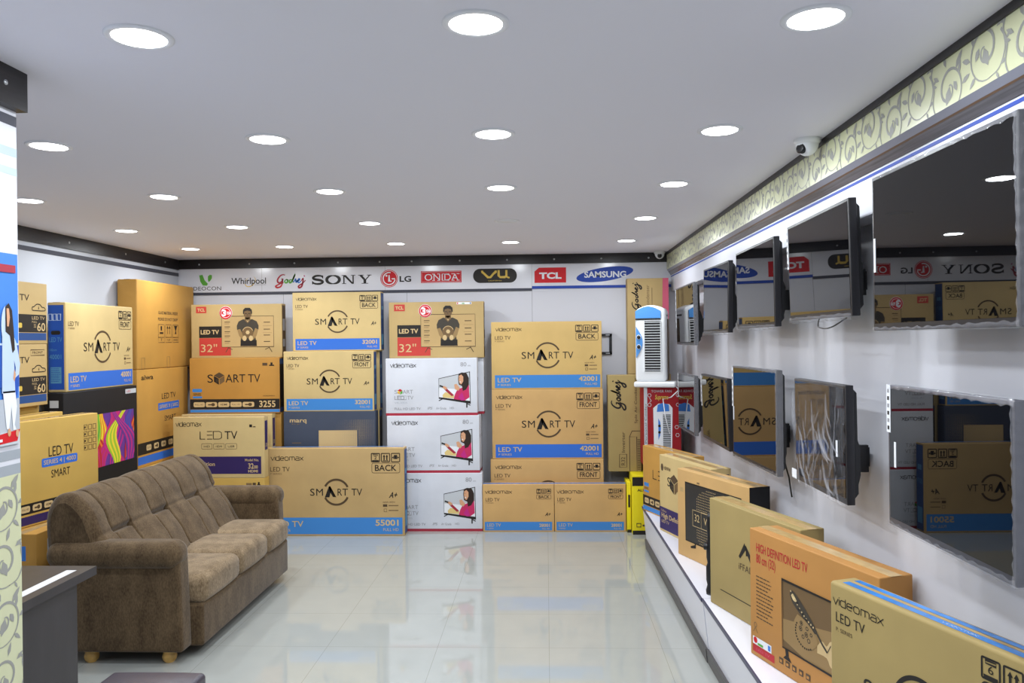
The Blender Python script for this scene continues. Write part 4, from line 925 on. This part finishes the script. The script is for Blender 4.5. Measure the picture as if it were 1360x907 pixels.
def art_p5(a):
    a.text('HIGH DEFINITION LED TV', .065, .835, .505, .9, 'ink_crimson', 2, bold=.008); a.text('80 cm (32)', .064, .748, .238, .815, 'ink_crimson', 2, bold=.008)
    a.lines(.062, .22, .65, .3, 12, 'ink_brown', 2, .3, .35); butterfly(a.sub(.3, .205, .93, .71))
    a.stroke([(.33, .205), (.335, .15)], .02, 'ink_black', 2); a.poly([(.3, .125), (.37, .118), (.35, .15), (.32, .15)], 'ink_black', 2)
    a.rect(.024, .095, .196, .155, 'ink_white', 1); a.ell(.05, .13, .014, .014, 'ink_signred', 2, 10); a.rect(.07, .1, .12, .118, 'ink_green', 2); a.rect(.165, .105, .188, .145, 'ink_sky', 2)
    a.rect(.024, .035, .222, .092, 'ink_crimson', 1); a.text('LED TV', .06, .055, .18, .075, 'ink_rosepink', 2)
    a.stroke([(.03, .19), (.05, .23), (.07, .19)], .003, 'ink_soft', 2); a.arc(.05, .25, .01, 0, 360, .003, 'ink_soft', 2, 10)
    for i in range(5): a.rect(.265 + i * .055, .07, .3 + i * .055, .115, 'ink_brown', 2); a.rect(.272 + i * .055, .08, .29 + i * .055, .1, 'card_orange', 3)
t = pcarton('orange carton with red headline and butterfly picture, second nearest on the platform', .821, .583, .15, 'card_orange', (.936, 3.69, PT), yawcos(.271, -.775), art_p5, None, group=G_PLAT)
def top_p6(a): a.rect(.05, .2, .985, .46, 'tape_blue', 1); a.rect(.05, .64, .985, .86, 'tape_blue', 1); a.rect(.05, .5, .985, .58, 'tape', 1); brandword(a, .55, .28, .7, .36, 'ink_bluewhite', 2)
def art_p6(a):
    ink = 'ink_black'; U = lambda u: u * 1.07; Vv = lambda v: 1 - (1 - v) * .814
    brandword(a, U(.023), Vv(.85), U(.29), Vv(.893), ink); a.text('LED TV', U(.038), Vv(.735), U(.195), Vv(.8), ink, 2); a.text('P. SERIES', U(.038), Vv(.668), U(.128), Vv(.694), 'ink_brown', 2)
    icons(a, U(.705), U(.925), Vv(.82), Vv(.935), ink); a.frame(U(.705), Vv(.69), U(.925), Vv(.8), .004, ink, 2, r=.014); a.text('BACK', U(.735), Vv(.715), U(.895), Vv(.775), ink, 2, bold=.01)
    a.text('S', .2, .45, .25, .55, ink, 2); a.text('M', .265, .45, .335, .55, ink, 2); a.poly([(.35, .43), (.39, .43), (.42, .53), (.46, .43), (.49, .43), (.43, .6), (.41, .6)], ink, 2)
    a.text('R', .505, .45, .55, .55, ink, 2); a.text('T', .56, .45, .61, .55, ink, 2); a.text('TV', .65, .45, .76, .55, ink, 2)
    a.arc(.49, .52, .1, 24, 152, .014, ink, 2); a.arc(.49, .52, .1, 206, 336, .014, ink, 2); a.rect(.03, .02, .98, .2, 'ink_blue', 1); a.text('LED TV', .055, .1, .27, .165, 'ink_tan', 2)
carton('pale carton with blue taped top, the nearest one on the platform at the lower right', .78, CAM_H - (CAM_H - .823) * .88 - PT, .105, 'card_khaki', (1.069 * .88, 3.037 * .88, PT), math.atan2(-.9409, .3387), art_p6, None, group=G_PLAT, top=top_p6, seam=False, r=.012)
# black moulded piece between the boxes
b = MB(); prof = [(.03, 0), (.032, .02), (.024, .05), (.03, .08), (.03, .15), (.022, .17), (.028, .2), (.028, .28), (.02, .3), (.024, .33), (.024, .42), (.018, .44)]
b.lathe((.892, 4.33, PT), prof, 'plastic_black', 16); b.lathe((.866, 4.33, PT + .26), [(.016, -.016), (.02, 0), (.016, .016)], 'plastic_black', 12)
tag(b.build('moulded_stand'), 'narrow bumpy black plastic piece standing left of the khaki carton on the platform', 'stand')

# ------------------------------------------------------------------ air conditioner cartons, yellow cartons, cooler
def yellow_front(a):
    a.rect(0, .82, 1, .97, 'ink_black', 1); a.rect(0, 0, 1, .07, 'ink_black', 1); a.text('ALL', .3, .73, .75, .77, 'ink_black', 2, bold=.02); a.frame(.25, .13, .5, .19, .006, 'ink_black', 2); a.rect(.6, .14, .95, .17, 'ink_brown', 2); a.rrect(.75, .25, 1, .42, .02, 'ink_navy', 2)
carton('yellow and black carton on the floor at the far end of the platform', .145, .53, .28, 'card_lemon', (.757, 7.04, 0), 0, yellow_front, None, lambda a: a.rect(.2, .5, .6, .75, 'ink_black'), group='yellow cartons', name='appliance_carton', tape='card_lemon')
carton('thin yellow carton squeezed between the small tan carton and the yellow black one', .036, .455, .25, 'card_lemon', (.716, 7.12, 0), 0, lambda a: (a.rect(0, 0, 1, .06, 'ink_black'), a.rect(.3, .5, .8, .75, 'ink_black')), None, group='yellow cartons', name='appliance_carton', tape='card_lemon')
def art_ac(a):
    script_word(a, .1, .64, .55, .95, .012, ['ink_black'], 2, vertical=True); a.vtext('Split Air Conditioner', .8, .5, .88, .97, 'ink_brown', 2); a.vtext('Inverter', .4, .2, .5, .41, 'ink_brown', 2); a.frame(.33, .045, .55, .18, .004, 'ink_brown', 2); a.vtext('R32', .38, .065, .5, .15, 'ink_brown', 2)
    a.stroke([(.64, .0), (.64, .36), (.72, .42), (1.0, .42)], .006, 'ink_brown', 2); a.stroke([(.86, .0), (.86, .36), (.64, .36)], .004, 'ink_brown', 2)
    for i in range(18): a.rect(.88, .02 + i * .018, .98, .028 + i * .018, 'ink_brown', 2)
def art_ac2(a):
    script_word(a, .115, .66, .345, .96, .01, ['ink_black'], 2, vertical=True); a.vtext('Condenser', .45, .68, .53, .93, 'ink_soft', 2); a.rect(.59, .7, .605, .9, 'ink_soft', 2)
    a.poly([(.82, .1), (.9, .1), (.9, 1), (.86, 1)], 'ink_rosepink', 1); a.poly([(.9, 0), (1, 0), (1, 1), (.9, 1)], 'ink_rosepink', 1)
carton('upright tan air conditioner carton with black script, lower one standing on the yellow carton', .3, .885, .17, 'card_khaki', (.565, 7.24, .531), 0, art_ac, None, lambda a: a.rect(.1, .1, .9, .9, 'ink_soft'), group='air conditioner cartons', name='appliance_carton')
carton('upright tan carton with black script and a pink stripe, behind the tower cooler', .385, .9, .14, 'card_kraft', (.77, 7.42, 1.4165), 0, art_ac2, None, group='air conditioner cartons', name='appliance_carton')
carton('plain brown carton hidden behind the tan script carton under the pink striped one', .4, .7, .14, 'card_kraft', (.768, 7.42, .716), 0, None, None, group='air conditioner cartons', name='appliance_carton')
carton('plain brown carton hidden at the floor in the right corner', .4, .715, .14, 'card_kraft', (.768, 7.42, 0), 0, None, None, group='air conditioner cartons', name='appliance_carton', seam=False)
def art_red(a):
    a.rect(0, 0, .09, 1, 'ink_lightgrey', 1); a.vtext('Personal Cooler', .02, .3, .07, .8, 'ink_brown', 2); a.text('TOWER FAN', .2, .935, .75, .965, 'ink_lightgrey', 2); a.text('Supreme', .3, .85, .66, .905, 'ink_gold', 2, bold=.02, shear=.2)
    pc = a.sub(.22, .02, .8, .82); pc.poly([(.08, 0), (.9, 0), (.95, .9), (.8, .96), (.3, .97), (.05, .9)], 'ink_white', 2); pc.poly([(.22, .84), (.8, .85), (.78, .95), (.5, .98), (.26, .95)], 'ink_sky', 3)
    pc.poly([(.28, .4), (.36, .47), (.4, .58), (.37, .68), (.28, .74)], 'ink_sky', 3); pc.ell(.33, .62, .012, .012, 'ink_black', 4, 10); pc.ell(.33, .52, .012, .012, 'ink_black', 4, 10)
    pc.rect(.5, .28, .86, .8, 'ink_black', 3)
    for i in range(18): pc.rect(.5, .285 + i * .029, .86, .3 + i * .029, 'ink_lightgrey', 4)
    for cx, cy in ((.15, .9), (.15, .78), (.15, .2), (.15, .1), (.92, .9), (.92, .78), (.88, .5), (.9, .4)):
        a.arc(cx, cy, .016, 0, 360, .004, 'ink_lightgrey', 2, 6)
    a.stroke([(.15, .87), (.2, .83), (.15, .81)], .004, 'ink_lightgrey', 2); a.poly([(.78, .05), (.86, .12), (.92, .1), (.9, .0), (.78, .0)], 'ink_black', 5)
carton('plain carton hidden beneath the red cooler carton behind the platform end', .26, .62, .28, 'card_brown', (.915, 6.93, 0), 0, None, None, group='cooler cartons', name='appliance_carton')
carton('red carton showing a tower cooler, carrying the real white tower cooler', .322, .7, .3, 'card_red', (.854, 6.93, .6212), 0, art_red, None, group='cooler cartons', name='appliance_carton', tape='card_red')
# tower cooler
CZ = 1.3225
ck = thing('tower_cooler', 'white tower cooler with blue front panels standing on the red carton', 'cooler', (.93, 6.96, CZ), rad(-15))
b = MB(); b.rbox((-.17, -.03, 0), (.24, .24, .05), .018, 'plastic_white', 3, 1); b.build('base', ck)
def crown(x, y, z): return (x, y, z + (.03 * (1 - (x / .13) ** 2) if z > .6 else 0))
b = MB(); b.rbox((-.155, .0, .05), (.15, .24, .69), .03, 'plastic_white', 3, (6, 1, 2), crown); b.build('cooler_body', ck)
b = MB(); b.prism([(-.15, .605), (.1, .605)] + [(.1 - .25 * i / 10, .668 + .04 * math.sin(PI * i / 10)) for i in range(11)], 'y', -.012, .006, 'plastic_blue'); b.build('top_panel', ck)['label'] = 'curved blue panel across the top'
b = MB(); b.box((-.15, -.004, .59), (.1, .004, .603), 'plastic_black'); b.build('vent_slot', ck)
b = MB(); b.prism([(-.145, .26)] + [(-.145 + .065 * math.sin(PI * i / 12), .26 + .27 * i / 12) for i in range(1, 12)] + [(-.145, .53)], 'y', -.010, .006, 'plastic_blue'); cp = b.build('control_panel', ck); cp['label'] = 'blue half oval control panel'
for z in (.44, .355):
    b = MB(); b.lathe((-.118, -.010, z), [(.021, 0), (.021, -.003)], 'plastic_white', 20, 'y'); b.lathe((-.118, -.013, z), [(.017, 0), (.016, -.014), (.012, -.018)], 'plastic_black', 20, 'y'); b.build('control_knob', cp)
b = MB(); b.box((-.065, -.002, .14), (.1, .003, .58), 'plastic_black')
for i in range(19):
    z = .15 + i * .0232; b.prism([(-.012, z - .001), (-.002, z + .001), (-.002, z + .004), (-.012, z + .003)], 'x', -.065, .1, 'plastic_white')
for x in (-.066, .095): b.box((x, -.012, .14), (x + .006, .003, .585), 'plastic_white')
b.build('louvre_grille', ck)
b = MB(); b.box((.151, .05, .62), (.154, .2, .635), 'plastic_black'); b.box((.151, .12, .06), (.158, .22, .6), 'ink_brown'); b.build('side_vent', ck)
b = MB(); b.tube([(.2, .1, .03), (.27, .02, -.02), (.2, -.06, -.08), (.12, -.05, -.1), (.14, -.045, -.25), (.18, -.04, -.4)], .005, 'plastic_white'); b.build('power_cord', ck)

for ch in ck.children_recursive: ch.data.transform(Matrix.Diagonal((.88, .84, 1, 1)) @ Matrix.Translation((0, -.06, 0)))
# wall bracket on the back wall
wm = thing('wall_bracket', 'black square metal wall bracket without a television on the back wall', 'bracket', (.535, Y1, 1.6))
b = MB()
for lo, hi in (((-.1, -.02, .0), (.1, 0, .025)), ((-.1, -.02, .175), (.1, 0, .2)), ((-.1, -.02, 0), (-.075, 0, .2)), ((.075, -.02, 0), (.1, 0, .2))): b.box(lo, hi, 'plastic_black')
b.build('bracket_frame', wm)
b = MB()
for x in (-.08, .04):
    for z in (.008, .184): b.box((x, -.022, z), (x + .04, -.0199, z + .008), 'screw_metal')
b.build('slot_plate', wm)

# ------------------------------------------------------------------ televisions on the right wall
G_TV = 'televisions hung on the right wall'
def tv(label, Y, Z, w, h, yaw, tilt, X=1.07, bez=.012, film=None, tag_side=None, bar=None, wrapped=False, metal='plastic_dark'):
    """local x: towards the camera, y: into the wall, z up; origin at the bottom middle of the front face"""
    Y, Z, w, h, X = Y * 1.05, CAM_H + (Z - CAM_H) * 1.05, w * 1.05, h * 1.05, X * 1.05
    t = thing('wall_television', label, 'television', (X, Y, Z - h / 2), -PI / 2 + rad(-yaw), G_TV)
    t.rotation_euler = (rad(tilt), 0, -PI / 2 - rad(yaw)); t.rotation_mode = 'XYZ'
    b = MB(); g = .006
    b.rbox((-w / 2, 0, 0), (w / 2, .03, h), .003, metal, 2, 1); b.build('bezel', t)
    b = MB(); b.box((-w / 2 + bez, -.0012, bez + .012), (w / 2 - bez, .002, h - bez), 'screen_black'); b.build('screen', t)
    d = 1.296 - X
    b = MB(); b.prism([(.0301, .015), (.0301, h - .01), (.048, h - .03), (.05, .04)], 'x', -w * .47, w * .47, 'plastic_black')
    b.prism([(.048, .06), (.048, h * .6), (.07, h * .55), (.085, h * .45), (.085, .1), (.075, .06)], 'x', -w * .36, w * .36, 'plastic_black'); b.build('back_shell', t)
    b = MB()
    for x in (-.09, .07): b.box((x, .08, h * .2), (x + .02, d * .96, h * .44), 'plastic_black')
    b.box((-.09, d * .9, h * .25), (.09, d * .985, h * .42), 'plastic_black'); b.build('wall_mount', t)
    if film == 'bottom':
        b = MB(); n = 24; v_ = []; f_ = []
        for i in range(n + 1):
            x = -w / 2 - .004 + (w + .008) * i / n; q = .006 * math.sin(i * 2.3) + .004 * math.sin(i * 5.1)
            v_ += [(x, -.004 + .003 * math.sin(i * 3.1), .012 + q * .4), (x, -.007, -.008 + q), (x, .02, -.012 + q * .5)]
        for i in range(n): f_ += [(3 * i, 3 * i + 3, 3 * i + 4, 3 * i + 1), (3 * i + 1, 3 * i + 4, 3 * i + 5, 3 * i + 2)]
        b.add(v_, f_, 'film_clear', True); b.build('plastic_film', t)['label'] = 'crinkled clear film along the lower edge'
    if film == 'edges':
        b = MB()
        for (x0, z0, x1, z1) in ((-w / 2, h, w / 2, h), (w / 2, 0, w / 2, h), (-w / 2, 0, w / 2, 0)):
            n = 26; v_ = []; f_ = []
            for i in range(n + 1):
                x = x0 + (x1 - x0) * i / n; z = z0 + (z1 - z0) * i / n; q = .004 * math.sin(i * 2.7) + .003 * math.sin(i * 6.1)
                dx, dz = (0, -1 if z0 > 0 else 1) if x0 != x1 else (-1, 0)
                v_ += [(x + dx * (.012 + q), -.004, z + dz * (.012 + q)), (x - dx * .002, -.006 + q * .5, z - dz * (.002 + q * .3)), (x - dx * .003, .03, z - dz * .003)]
            for i in range(n): f_ += [(3 * i, 3 * i + 3, 3 * i + 4, 3 * i + 1), (3 * i + 1, 3 * i + 4, 3 * i + 5, 3 * i + 2)]
            b.add(v_, f_, 'film_clear', True)
        b.build('plastic_film', t)['label'] = 'clear protective film around the edges'
    if tag_side:
        z0, z1, wd = tag_side; b = MB(); b.box((-w / 2 - .004, -.0032, h * z0), (-w / 2 + wd, -.0018, h * z1), 'ink_white')
        a = Art(b, (-w / 2 - .004, -.0032, h * z0), (1, 0, 0), (0, 0, 1), wd + .004, h * (z1 - z0))
        for i in range(6): a.rect(.25, .06 + i * .155, .75, .14 + i * .155, 'ink_grey' if i % 2 else 'ink_black', 1)
        b.build('feature_label', t)['label'] = 'white strip label with small pictograms'
    if bar:
        b = MB(); x, z0, z1 = bar; b.box((-w / 2 + x, -.0028, h * z0), (-w / 2 + x + .012, -.0013, h * z1), 'ink_white'); b.build('barcode_label', t)
    if wrapped:
        rr = random.Random(11); b = MB(); n1, n2 = 60, 40; v_ = []; f_ = []
        for j in range(n2 + 1):
            for i in range(n1 + 1):
                x = -w / 2 - .006 + (w + .012) * i / n1; z = -.006 + (h + .012) * j / n2
                y = -.009 - .004 * math.sin(x * 37 + 5 * math.sin(z * 13)) - .003 * math.sin(x * 80 - z * 22 + 2 * math.sin(z * 40)); v_.append((x, y, z))
        for j in range(n2):
            for i in range(n1): k = j * (n1 + 1) + i; f_.append((k, k + 1, k + n1 + 2, k + n1 + 1))
        b.add(v_, f_, 'film_wrap', True); pf = b.build('plastic_film', t); pf['label'] = 'crumpled clear shrink film over the whole screen'
        b = MB()
        for k in range(46):
            x = rr.uniform(-w / 2 + .01, w / 2 - .03); z = rr.uniform(h * .15, h * .95); pts = []; an = rad(rr.uniform(-115, -65)); l = rr.uniform(.05, .22)
            for q in range(9):
                pts.append((max(-w / 2, min(w / 2, x)), -.013, max(.0, min(h, z)))); an += rr.uniform(-.35, .35); x += math.cos(an) * l / 8; z += math.sin(an) * l / 8
            r0 = rr.uniform(.002, .007); b.tube(pts, [r0 * math.sin(PI * (q + .6) / 9.2) for q in range(9)], 'film_ridge', 6)
        b.build('film_wrinkle', pf)
        b = MB(); b.box((w / 2 - .09, -.006, h * .38), (w / 2 - .075, -.003, h * .52), 'ink_white'); b.build('barcode_label', t); b = MB(); b.box((-w / 2, -.0175, .01), (-w / 2 + .06, -.016, .05), 'ink_white'); b.build('barcode_label', t)
    return t
tv('largest wall television at the upper right edge, reflecting two ceiling lights', 2.211, 2.014, .773, .494, -.8, .2, film='edges', bar=(.014, .38, .6))
tv('upper row television directly left of the largest one', 3.138, 2.026, .741, .411, 1.2, 1.5, film='bottom', tag_side=(.55, .98, .016))
tv('upper row television third from the right, with looped cables behind its near side', 4.073, 2.009, .768, .42, .8, .7, film='bottom')
tv('upper row television second from the far end, reflecting a blue oval emblem', 5.014, 1.994, .66, .428, -1.2, -.6, film='bottom')
tv('farthest upper row television, directly right of the tower cooler', 6.078, 1.925, .798, .454, .4, .8, film='edges', tag_side=(.3, .98, .012))
tv('lower row television at the far end, right of the red carton', 6.071, 1.255, .638, .438, -1.0, 0, film='edges', tag_side=(.55, .98, .014))
tv('lower row television second from the far end, above the carton with the dark screen picture', 5.037, 1.291, .71, .431, -1.0, 1.4, tag_side=(.5, .98, .012))
tv('lower row television in the middle, reflecting a carton with a blue band', 4.121, 1.34, .714, .505, -3.1, 0, film='edges', tag_side=(.55, .98, .016), bar=(.016, .4, .55))
tv('lower row television wrapped in crumpled clear film', 3.138, 1.358, .55, .431, -1.0, .4, wrapped=True)
tv('nearest lower television with grey frame and white strip label', 2.173, 1.382, .641, .432, -1.2, 0, film='edges', tag_side=(.66, 1.0, .022), bar=(.045, .42, .6), metal='plastic_grey')
# cables
def cable(label, pts, m='cable_black', r=.0045):
    p = []
    for i in range(3):
        pass
    X = [q[0] for q in pts]
    xy = smooth_pts([(q[1], q[2]) for q in pts], 6); k = len(xy) - 1
    out = []
    for i, q in enumerate(xy):
        f = i / k * (len(pts) - 1); j = min(int(f), len(pts) - 2); out.append((pts[j][0] + (pts[j + 1][0] - pts[j][0]) * (f - j), q[0], q[1]))
    b = MB(); b.tube(out, r, m, 8); tag(b.build('power_cable'), label, 'cable', 'television cables')
cable('black cable bundle looping out behind the third upper television', [(1.2, 3.62, 2.12), (1.17, 3.6, 2.06), (1.16, 3.56, 2.0), (1.18, 3.62, 1.95), (1.16, 3.57, 1.9), (1.19, 3.63, 1.86)])
cable('thin black cable hanging below the second lower television from the far end', [(1.26, 5.55, 1.12), (1.29, 5.53, 1.02), (1.295, 5.5, .93)])
cable('thin black cable hanging below the middle lower television', [(1.26, 4.25, 1.1), (1.29, 4.25, 1.0), (1.295, 4.22, .9)])
cable('grey cable loop in front of the wall left of the film wrapped television', [(1.19, 3.55, 1.4), (1.16, 3.62, 1.33), (1.15, 3.63, 1.24), (1.17, 3.55, 1.18), (1.19, 3.45, 1.17)], 'cable_grey', .003)
cable('black cable sagging under the second upper television', [(1.15, 3.35, 1.825), (1.12, 3.28, 1.79), (1.12, 3.15, 1.785), (1.15, 3.05, 1.82)], 'cable_black', .003)

# dome cameras
def dome(label, loc, n):
    t = thing('security_camera', label, 'camera', loc, n, 'white dome cameras')
    b = MB(); b.lathe((0, 0, 0), [(.055, 0), (.055, -.012), (.046, -.022)], 'plastic_white', 28); b.build('mounting_ring', t)
    b = MB(); prof = [(.046 * math.cos(rad(a)), -.02 - .05 * math.sin(rad(a))) for a in range(0, 90, 10)] + [(.002, -.0702)]; b.lathe((0, 0, 0), prof, 'plastic_white', 28); b.build('camera_ball', t)
    b = MB(); b.lathe((0, -.026, -.042), [(.021, .0), (.021, -.017), (.014, -.019)], 'plastic_black', 20, 'y'); b.build('lens', t)
dome('white dome camera in the far right corner under the ceiling', (1.09, 7.52, ZC), rad(-8))
dome('white dome camera beside the wallpaper band, nearer the viewer', (1.1, 3.33, ZC), rad(-60))

# ------------------------------------------------------------------ sofa
sf = thing('sofa', 'brown velour three seat sofa with tufted back standing in front of the stacked cartons', 'sofa', (-2.3, 5.0, 0))
OX, OY = 2.3, -5.0
def sfb(mb, name): 
    mb.v = [(x + OX, y + OY, z) for x, y, z in mb.v]; return mb.build(name, sf)
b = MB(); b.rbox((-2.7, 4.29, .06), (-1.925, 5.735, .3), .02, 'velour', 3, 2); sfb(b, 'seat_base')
for y0, y1 in ((4.292, 4.815), (4.817, 5.305), (5.307, 5.733)):
    def puff(x, y, z, y0=y0, y1=y1):
        u = (y - (y0 + y1) / 2) / ((y1 - y0) / 2); w = max(0, 1 - u * u)
        if z > .4: z += .018 * w * (1 if x > -2.4 else .6) - .012 * math.exp(-((y - y0 - .16) / .01) ** 2) * 0
        if x > -1.98: x += .012 * w
        return (x, y, z)
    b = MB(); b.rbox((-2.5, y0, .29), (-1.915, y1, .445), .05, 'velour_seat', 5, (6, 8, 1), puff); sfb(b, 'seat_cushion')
# back with channels and a tuft line
prof = smooth_pts([(-2.25, .38), (-2.30, .46), (-2.36, .56), (-2.42, .65), (-2.446, .69), (-2.453, .70), (-2.46, .71), (-2.482, .75), (-2.515, .82), (-2.56, .885), (-2.62, .925), (-2.69, .915), (-2.745, .86), (-2.765, .77), (-2.755, .6), (-2.74, .42), (-2.73, .26)], 5)
N = len(prof); YB0, YB1, NL = 4.17, 5.76, 420
ups = [4.33 + .445 * k for k in range(4)]; lows = [4.52 + .445 * k for k in range(3)]
vs = []; fs = []
for i in range(NL + 1):
    y = YB0 + (YB1 - YB0) * i / NL; e = min(y - YB0, YB1 - y); sh = .05 * max(0, 1 - e / .06) ** 2
    for k, (x, z) in enumerate(prof):
        a0 = prof[max(0, k - 1)]; a1 = prof[min(N - 1, k + 1)]; t = Vector((a1[0] - a0[0], a1[1] - a0[1])).normalized(); nx, nz = t.y, -t.x
        up = 1 / (1 + math.exp(-(z - .70) * 120)) if x > -2.6 or z > .9 else 1.0
        front = 1.0 if (x > -2.70) else max(0, 1 - (-2.70 - x) / .05)
        def g(c, w): return math.exp(-((y - c) / w) ** 2)
        gu = sum(g(c, .0055) for c in ups) * .032 + sum(g(c, .005) for c in lows) * .007
        gl = sum(g(c, .0055) for c in lows) * .032 + sum(g(c, .005) for c in ups) * .007
        pu = min(1, min(abs(y - c) for c in ups) / .16); pl = min(1, min(abs(y - c) for c in lows) / .16)
        d = up * (gu - .009 * math.sin(pu * PI / 2)) + (1 - up) * (gl - .008 * math.sin(pl * PI / 2))
        crease = .006
        for c in ups:
            if c - .01 < y < c + .2: crease = .034
        if x > -2.6: d += crease * math.exp(-((z - .70) / .011) ** 2) - .008 * math.exp(-((z - .58) / .06) ** 2) - .008 * math.exp(-((z - .81) / .06) ** 2)
        d = d * front + sh
        # outward normal points away from the body
        vs.append((x - nx * d, y, z - nz * d))
for i in range(NL):
    for k in range(N - 1): q = i * N + k; fs.append((q, q + 1, q + N + 1, q + N))
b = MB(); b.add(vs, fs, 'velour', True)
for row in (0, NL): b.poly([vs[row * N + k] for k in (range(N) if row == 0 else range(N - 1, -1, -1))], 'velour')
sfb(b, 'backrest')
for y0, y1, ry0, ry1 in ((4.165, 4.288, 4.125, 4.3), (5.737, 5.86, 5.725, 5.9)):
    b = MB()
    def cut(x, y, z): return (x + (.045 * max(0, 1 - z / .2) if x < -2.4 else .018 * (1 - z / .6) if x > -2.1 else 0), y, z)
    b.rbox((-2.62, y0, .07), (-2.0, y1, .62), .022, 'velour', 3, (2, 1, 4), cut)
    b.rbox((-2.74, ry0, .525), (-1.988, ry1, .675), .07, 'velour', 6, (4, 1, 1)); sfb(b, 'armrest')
for x, y in ((-2.527, 4.23), (-2.09, 4.235), (-2.527, 5.79), (-2.09, 5.79)):
    b = MB(); b.lathe((x, y, 0), [(.022, 0), (.034, .012), (.039, .03), (.036, .045), (.03, .052), (.037, .06), (.036, .0725)], 'bun_wood', 20); sfb(b, 'bun_foot')

# ------------------------------------------------------------------ desk and stool
dk = thing('desk', 'dark wood desk with a silver inlay strip behind the partition', 'desk', (-2.4, 2.9, 0))
b = MB(); b.box((-.42, -.5, .712), (.36, .56, .75), 'desk_dark'); b.build('desk_top', dk)
b = MB(); b.box((.265, -.5, .7499), (.31, .49, .7506), 'inlay_silver'); b.build('inlay_strip', dk)['label'] = 'bright silver strip let into the top'
b = MB(); b.box((.31, -.46, 0), (.335, .45, .712), 'desk_dark'); b.build('side_panel', dk)
b = MB(); b.box((-.4, .40, .05), (.31, .42, .712), 'desk_dark'); b.build('modesty_panel', dk)
b = MB(); b.box((-.41, -.46, 0), (-.385, .45, .712), 'desk_dark'); b.build('side_panel', dk)
st = thing('stool', 'low dark leatherette stool at the bottom edge beside the desk', 'stool', (-1.545, 2.86, 0))
b = MB(); b.rbox((-.19, -.19, .33), (.19, .19, .45), .02, 'leatherette', 4, (4, 4, 1), lambda x, y, z: (x, y, z + (.012 * (1 - (x / .2) ** 2) * (1 - (y / .2) ** 2) if z > .4 else 0))); b.build('seat', st)
for x in (-1, 1):
    for y in (-1, 1): b = MB(); b.box((x * .155 - .02, y * .155 - .02, 0), (x * .155 + .02, y * .155 + .02, .332), 'desk_dark'); b.build('leg', st)

# ------------------------------------------------------------------ poster on the partition
b = MB(); yb0, yb1, zb0, zb1 = 1.92, 2.306, 1.455, 2.024; n = 14
def curl(t): return .002 + .006 * max(0, t - .75) ** 2 * 8
vs = []; fs = []
for i in range(n + 1):
    t = i / n; y = yb0 + (yb1 - yb0) * t; x = PX + .0022 + .004 * t ** 3; vs += [(x, y, zb0), (x, y, zb1), (PX + .0014, y, zb0), (PX + .0014, y, zb1)]
for i in range(n): q = 4 * i; fs += [(q, q + 4, q + 5, q + 1), (q + 2, q + 3, q + 7, q + 6)]
b.add(vs, fs, 'ink_sky')
b.box((PX + .0015, yb1 - .001, zb0), (PX + .006, yb1, zb1), 'ink_white')
a = Art(b, (PX + .0068, yb0, zb0), (0, 1, 0), (0, 0, 1), yb1 - yb0, zb1 - zb0)
a.rect(0, .0, 1, .07, 'ink_lightgrey', 1); a.poly([(.3, .0), (.97, .015), (1, .075), (.3, .03)], 'ink_signred', 2); a.rect(.5, .022, .8, .036, 'ink_white', 3)
a.rect(0, .07, 1, .24, 'ink_palesilver', 1); a.rect(.55, .3, 1, .52, 'ink_deep', 1); a.rect(0, .52, 1, .53, 'ink_bluewhite', 2); a.ell(.86, .62, .022, .06, 'ink_bluewhite', 2); a.ell(.93, .3, .02, .05, 'ink_deep', 2)
a.rect(.6, .9, .97, .94, 'ink_maroon', 2)
w_ = lambda pts: [(.875 + (u - .66) * .46, .056 + (v - .05) * .937) for u, v in pts]
a.poly(w_([(.6, .76), (.68, .78), (.76, .74), (.8, .62), (.82, .52), (.76, .5), (.7, .6), (.6, .62)]), 'ink_hair', 4)   # woman: hair, blouse, arm on hip, trousers
a.poly(w_([(.62, .75), (.68, .75), (.7, .7), (.67, .65), (.63, .65)]), 'ink_skin', 5)
a.poly(w_([(.52, .62), (.76, .62), (.86, .56), (.95, .44), (.92, .38), (.82, .36), (.84, .42), (.8, .46), (.82, .28), (.5, .28)]), 'ink_bluewhite', 3)
a.poly(w_([(.84, .38), (.8, .34), (.77, .36), (.8, .41)]), 'ink_skin', 4)
a.poly(w_([(.52, .29), (.82, .29), (.86, .2), (.8, .1), (.84, .07), (.76, .07), (.72, .2), (.66, .08), (.6, .08)]), 'ink_white', 3)
for p in ((.86, .05), (.66, .06)): q = w_([p])[0]; a.ell(q[0], q[1], .007, .012, 'ink_skin', 4)
tag(b.build('poster'), 'blue poster with a woman in white on the partition wall at the left edge', 'poster')
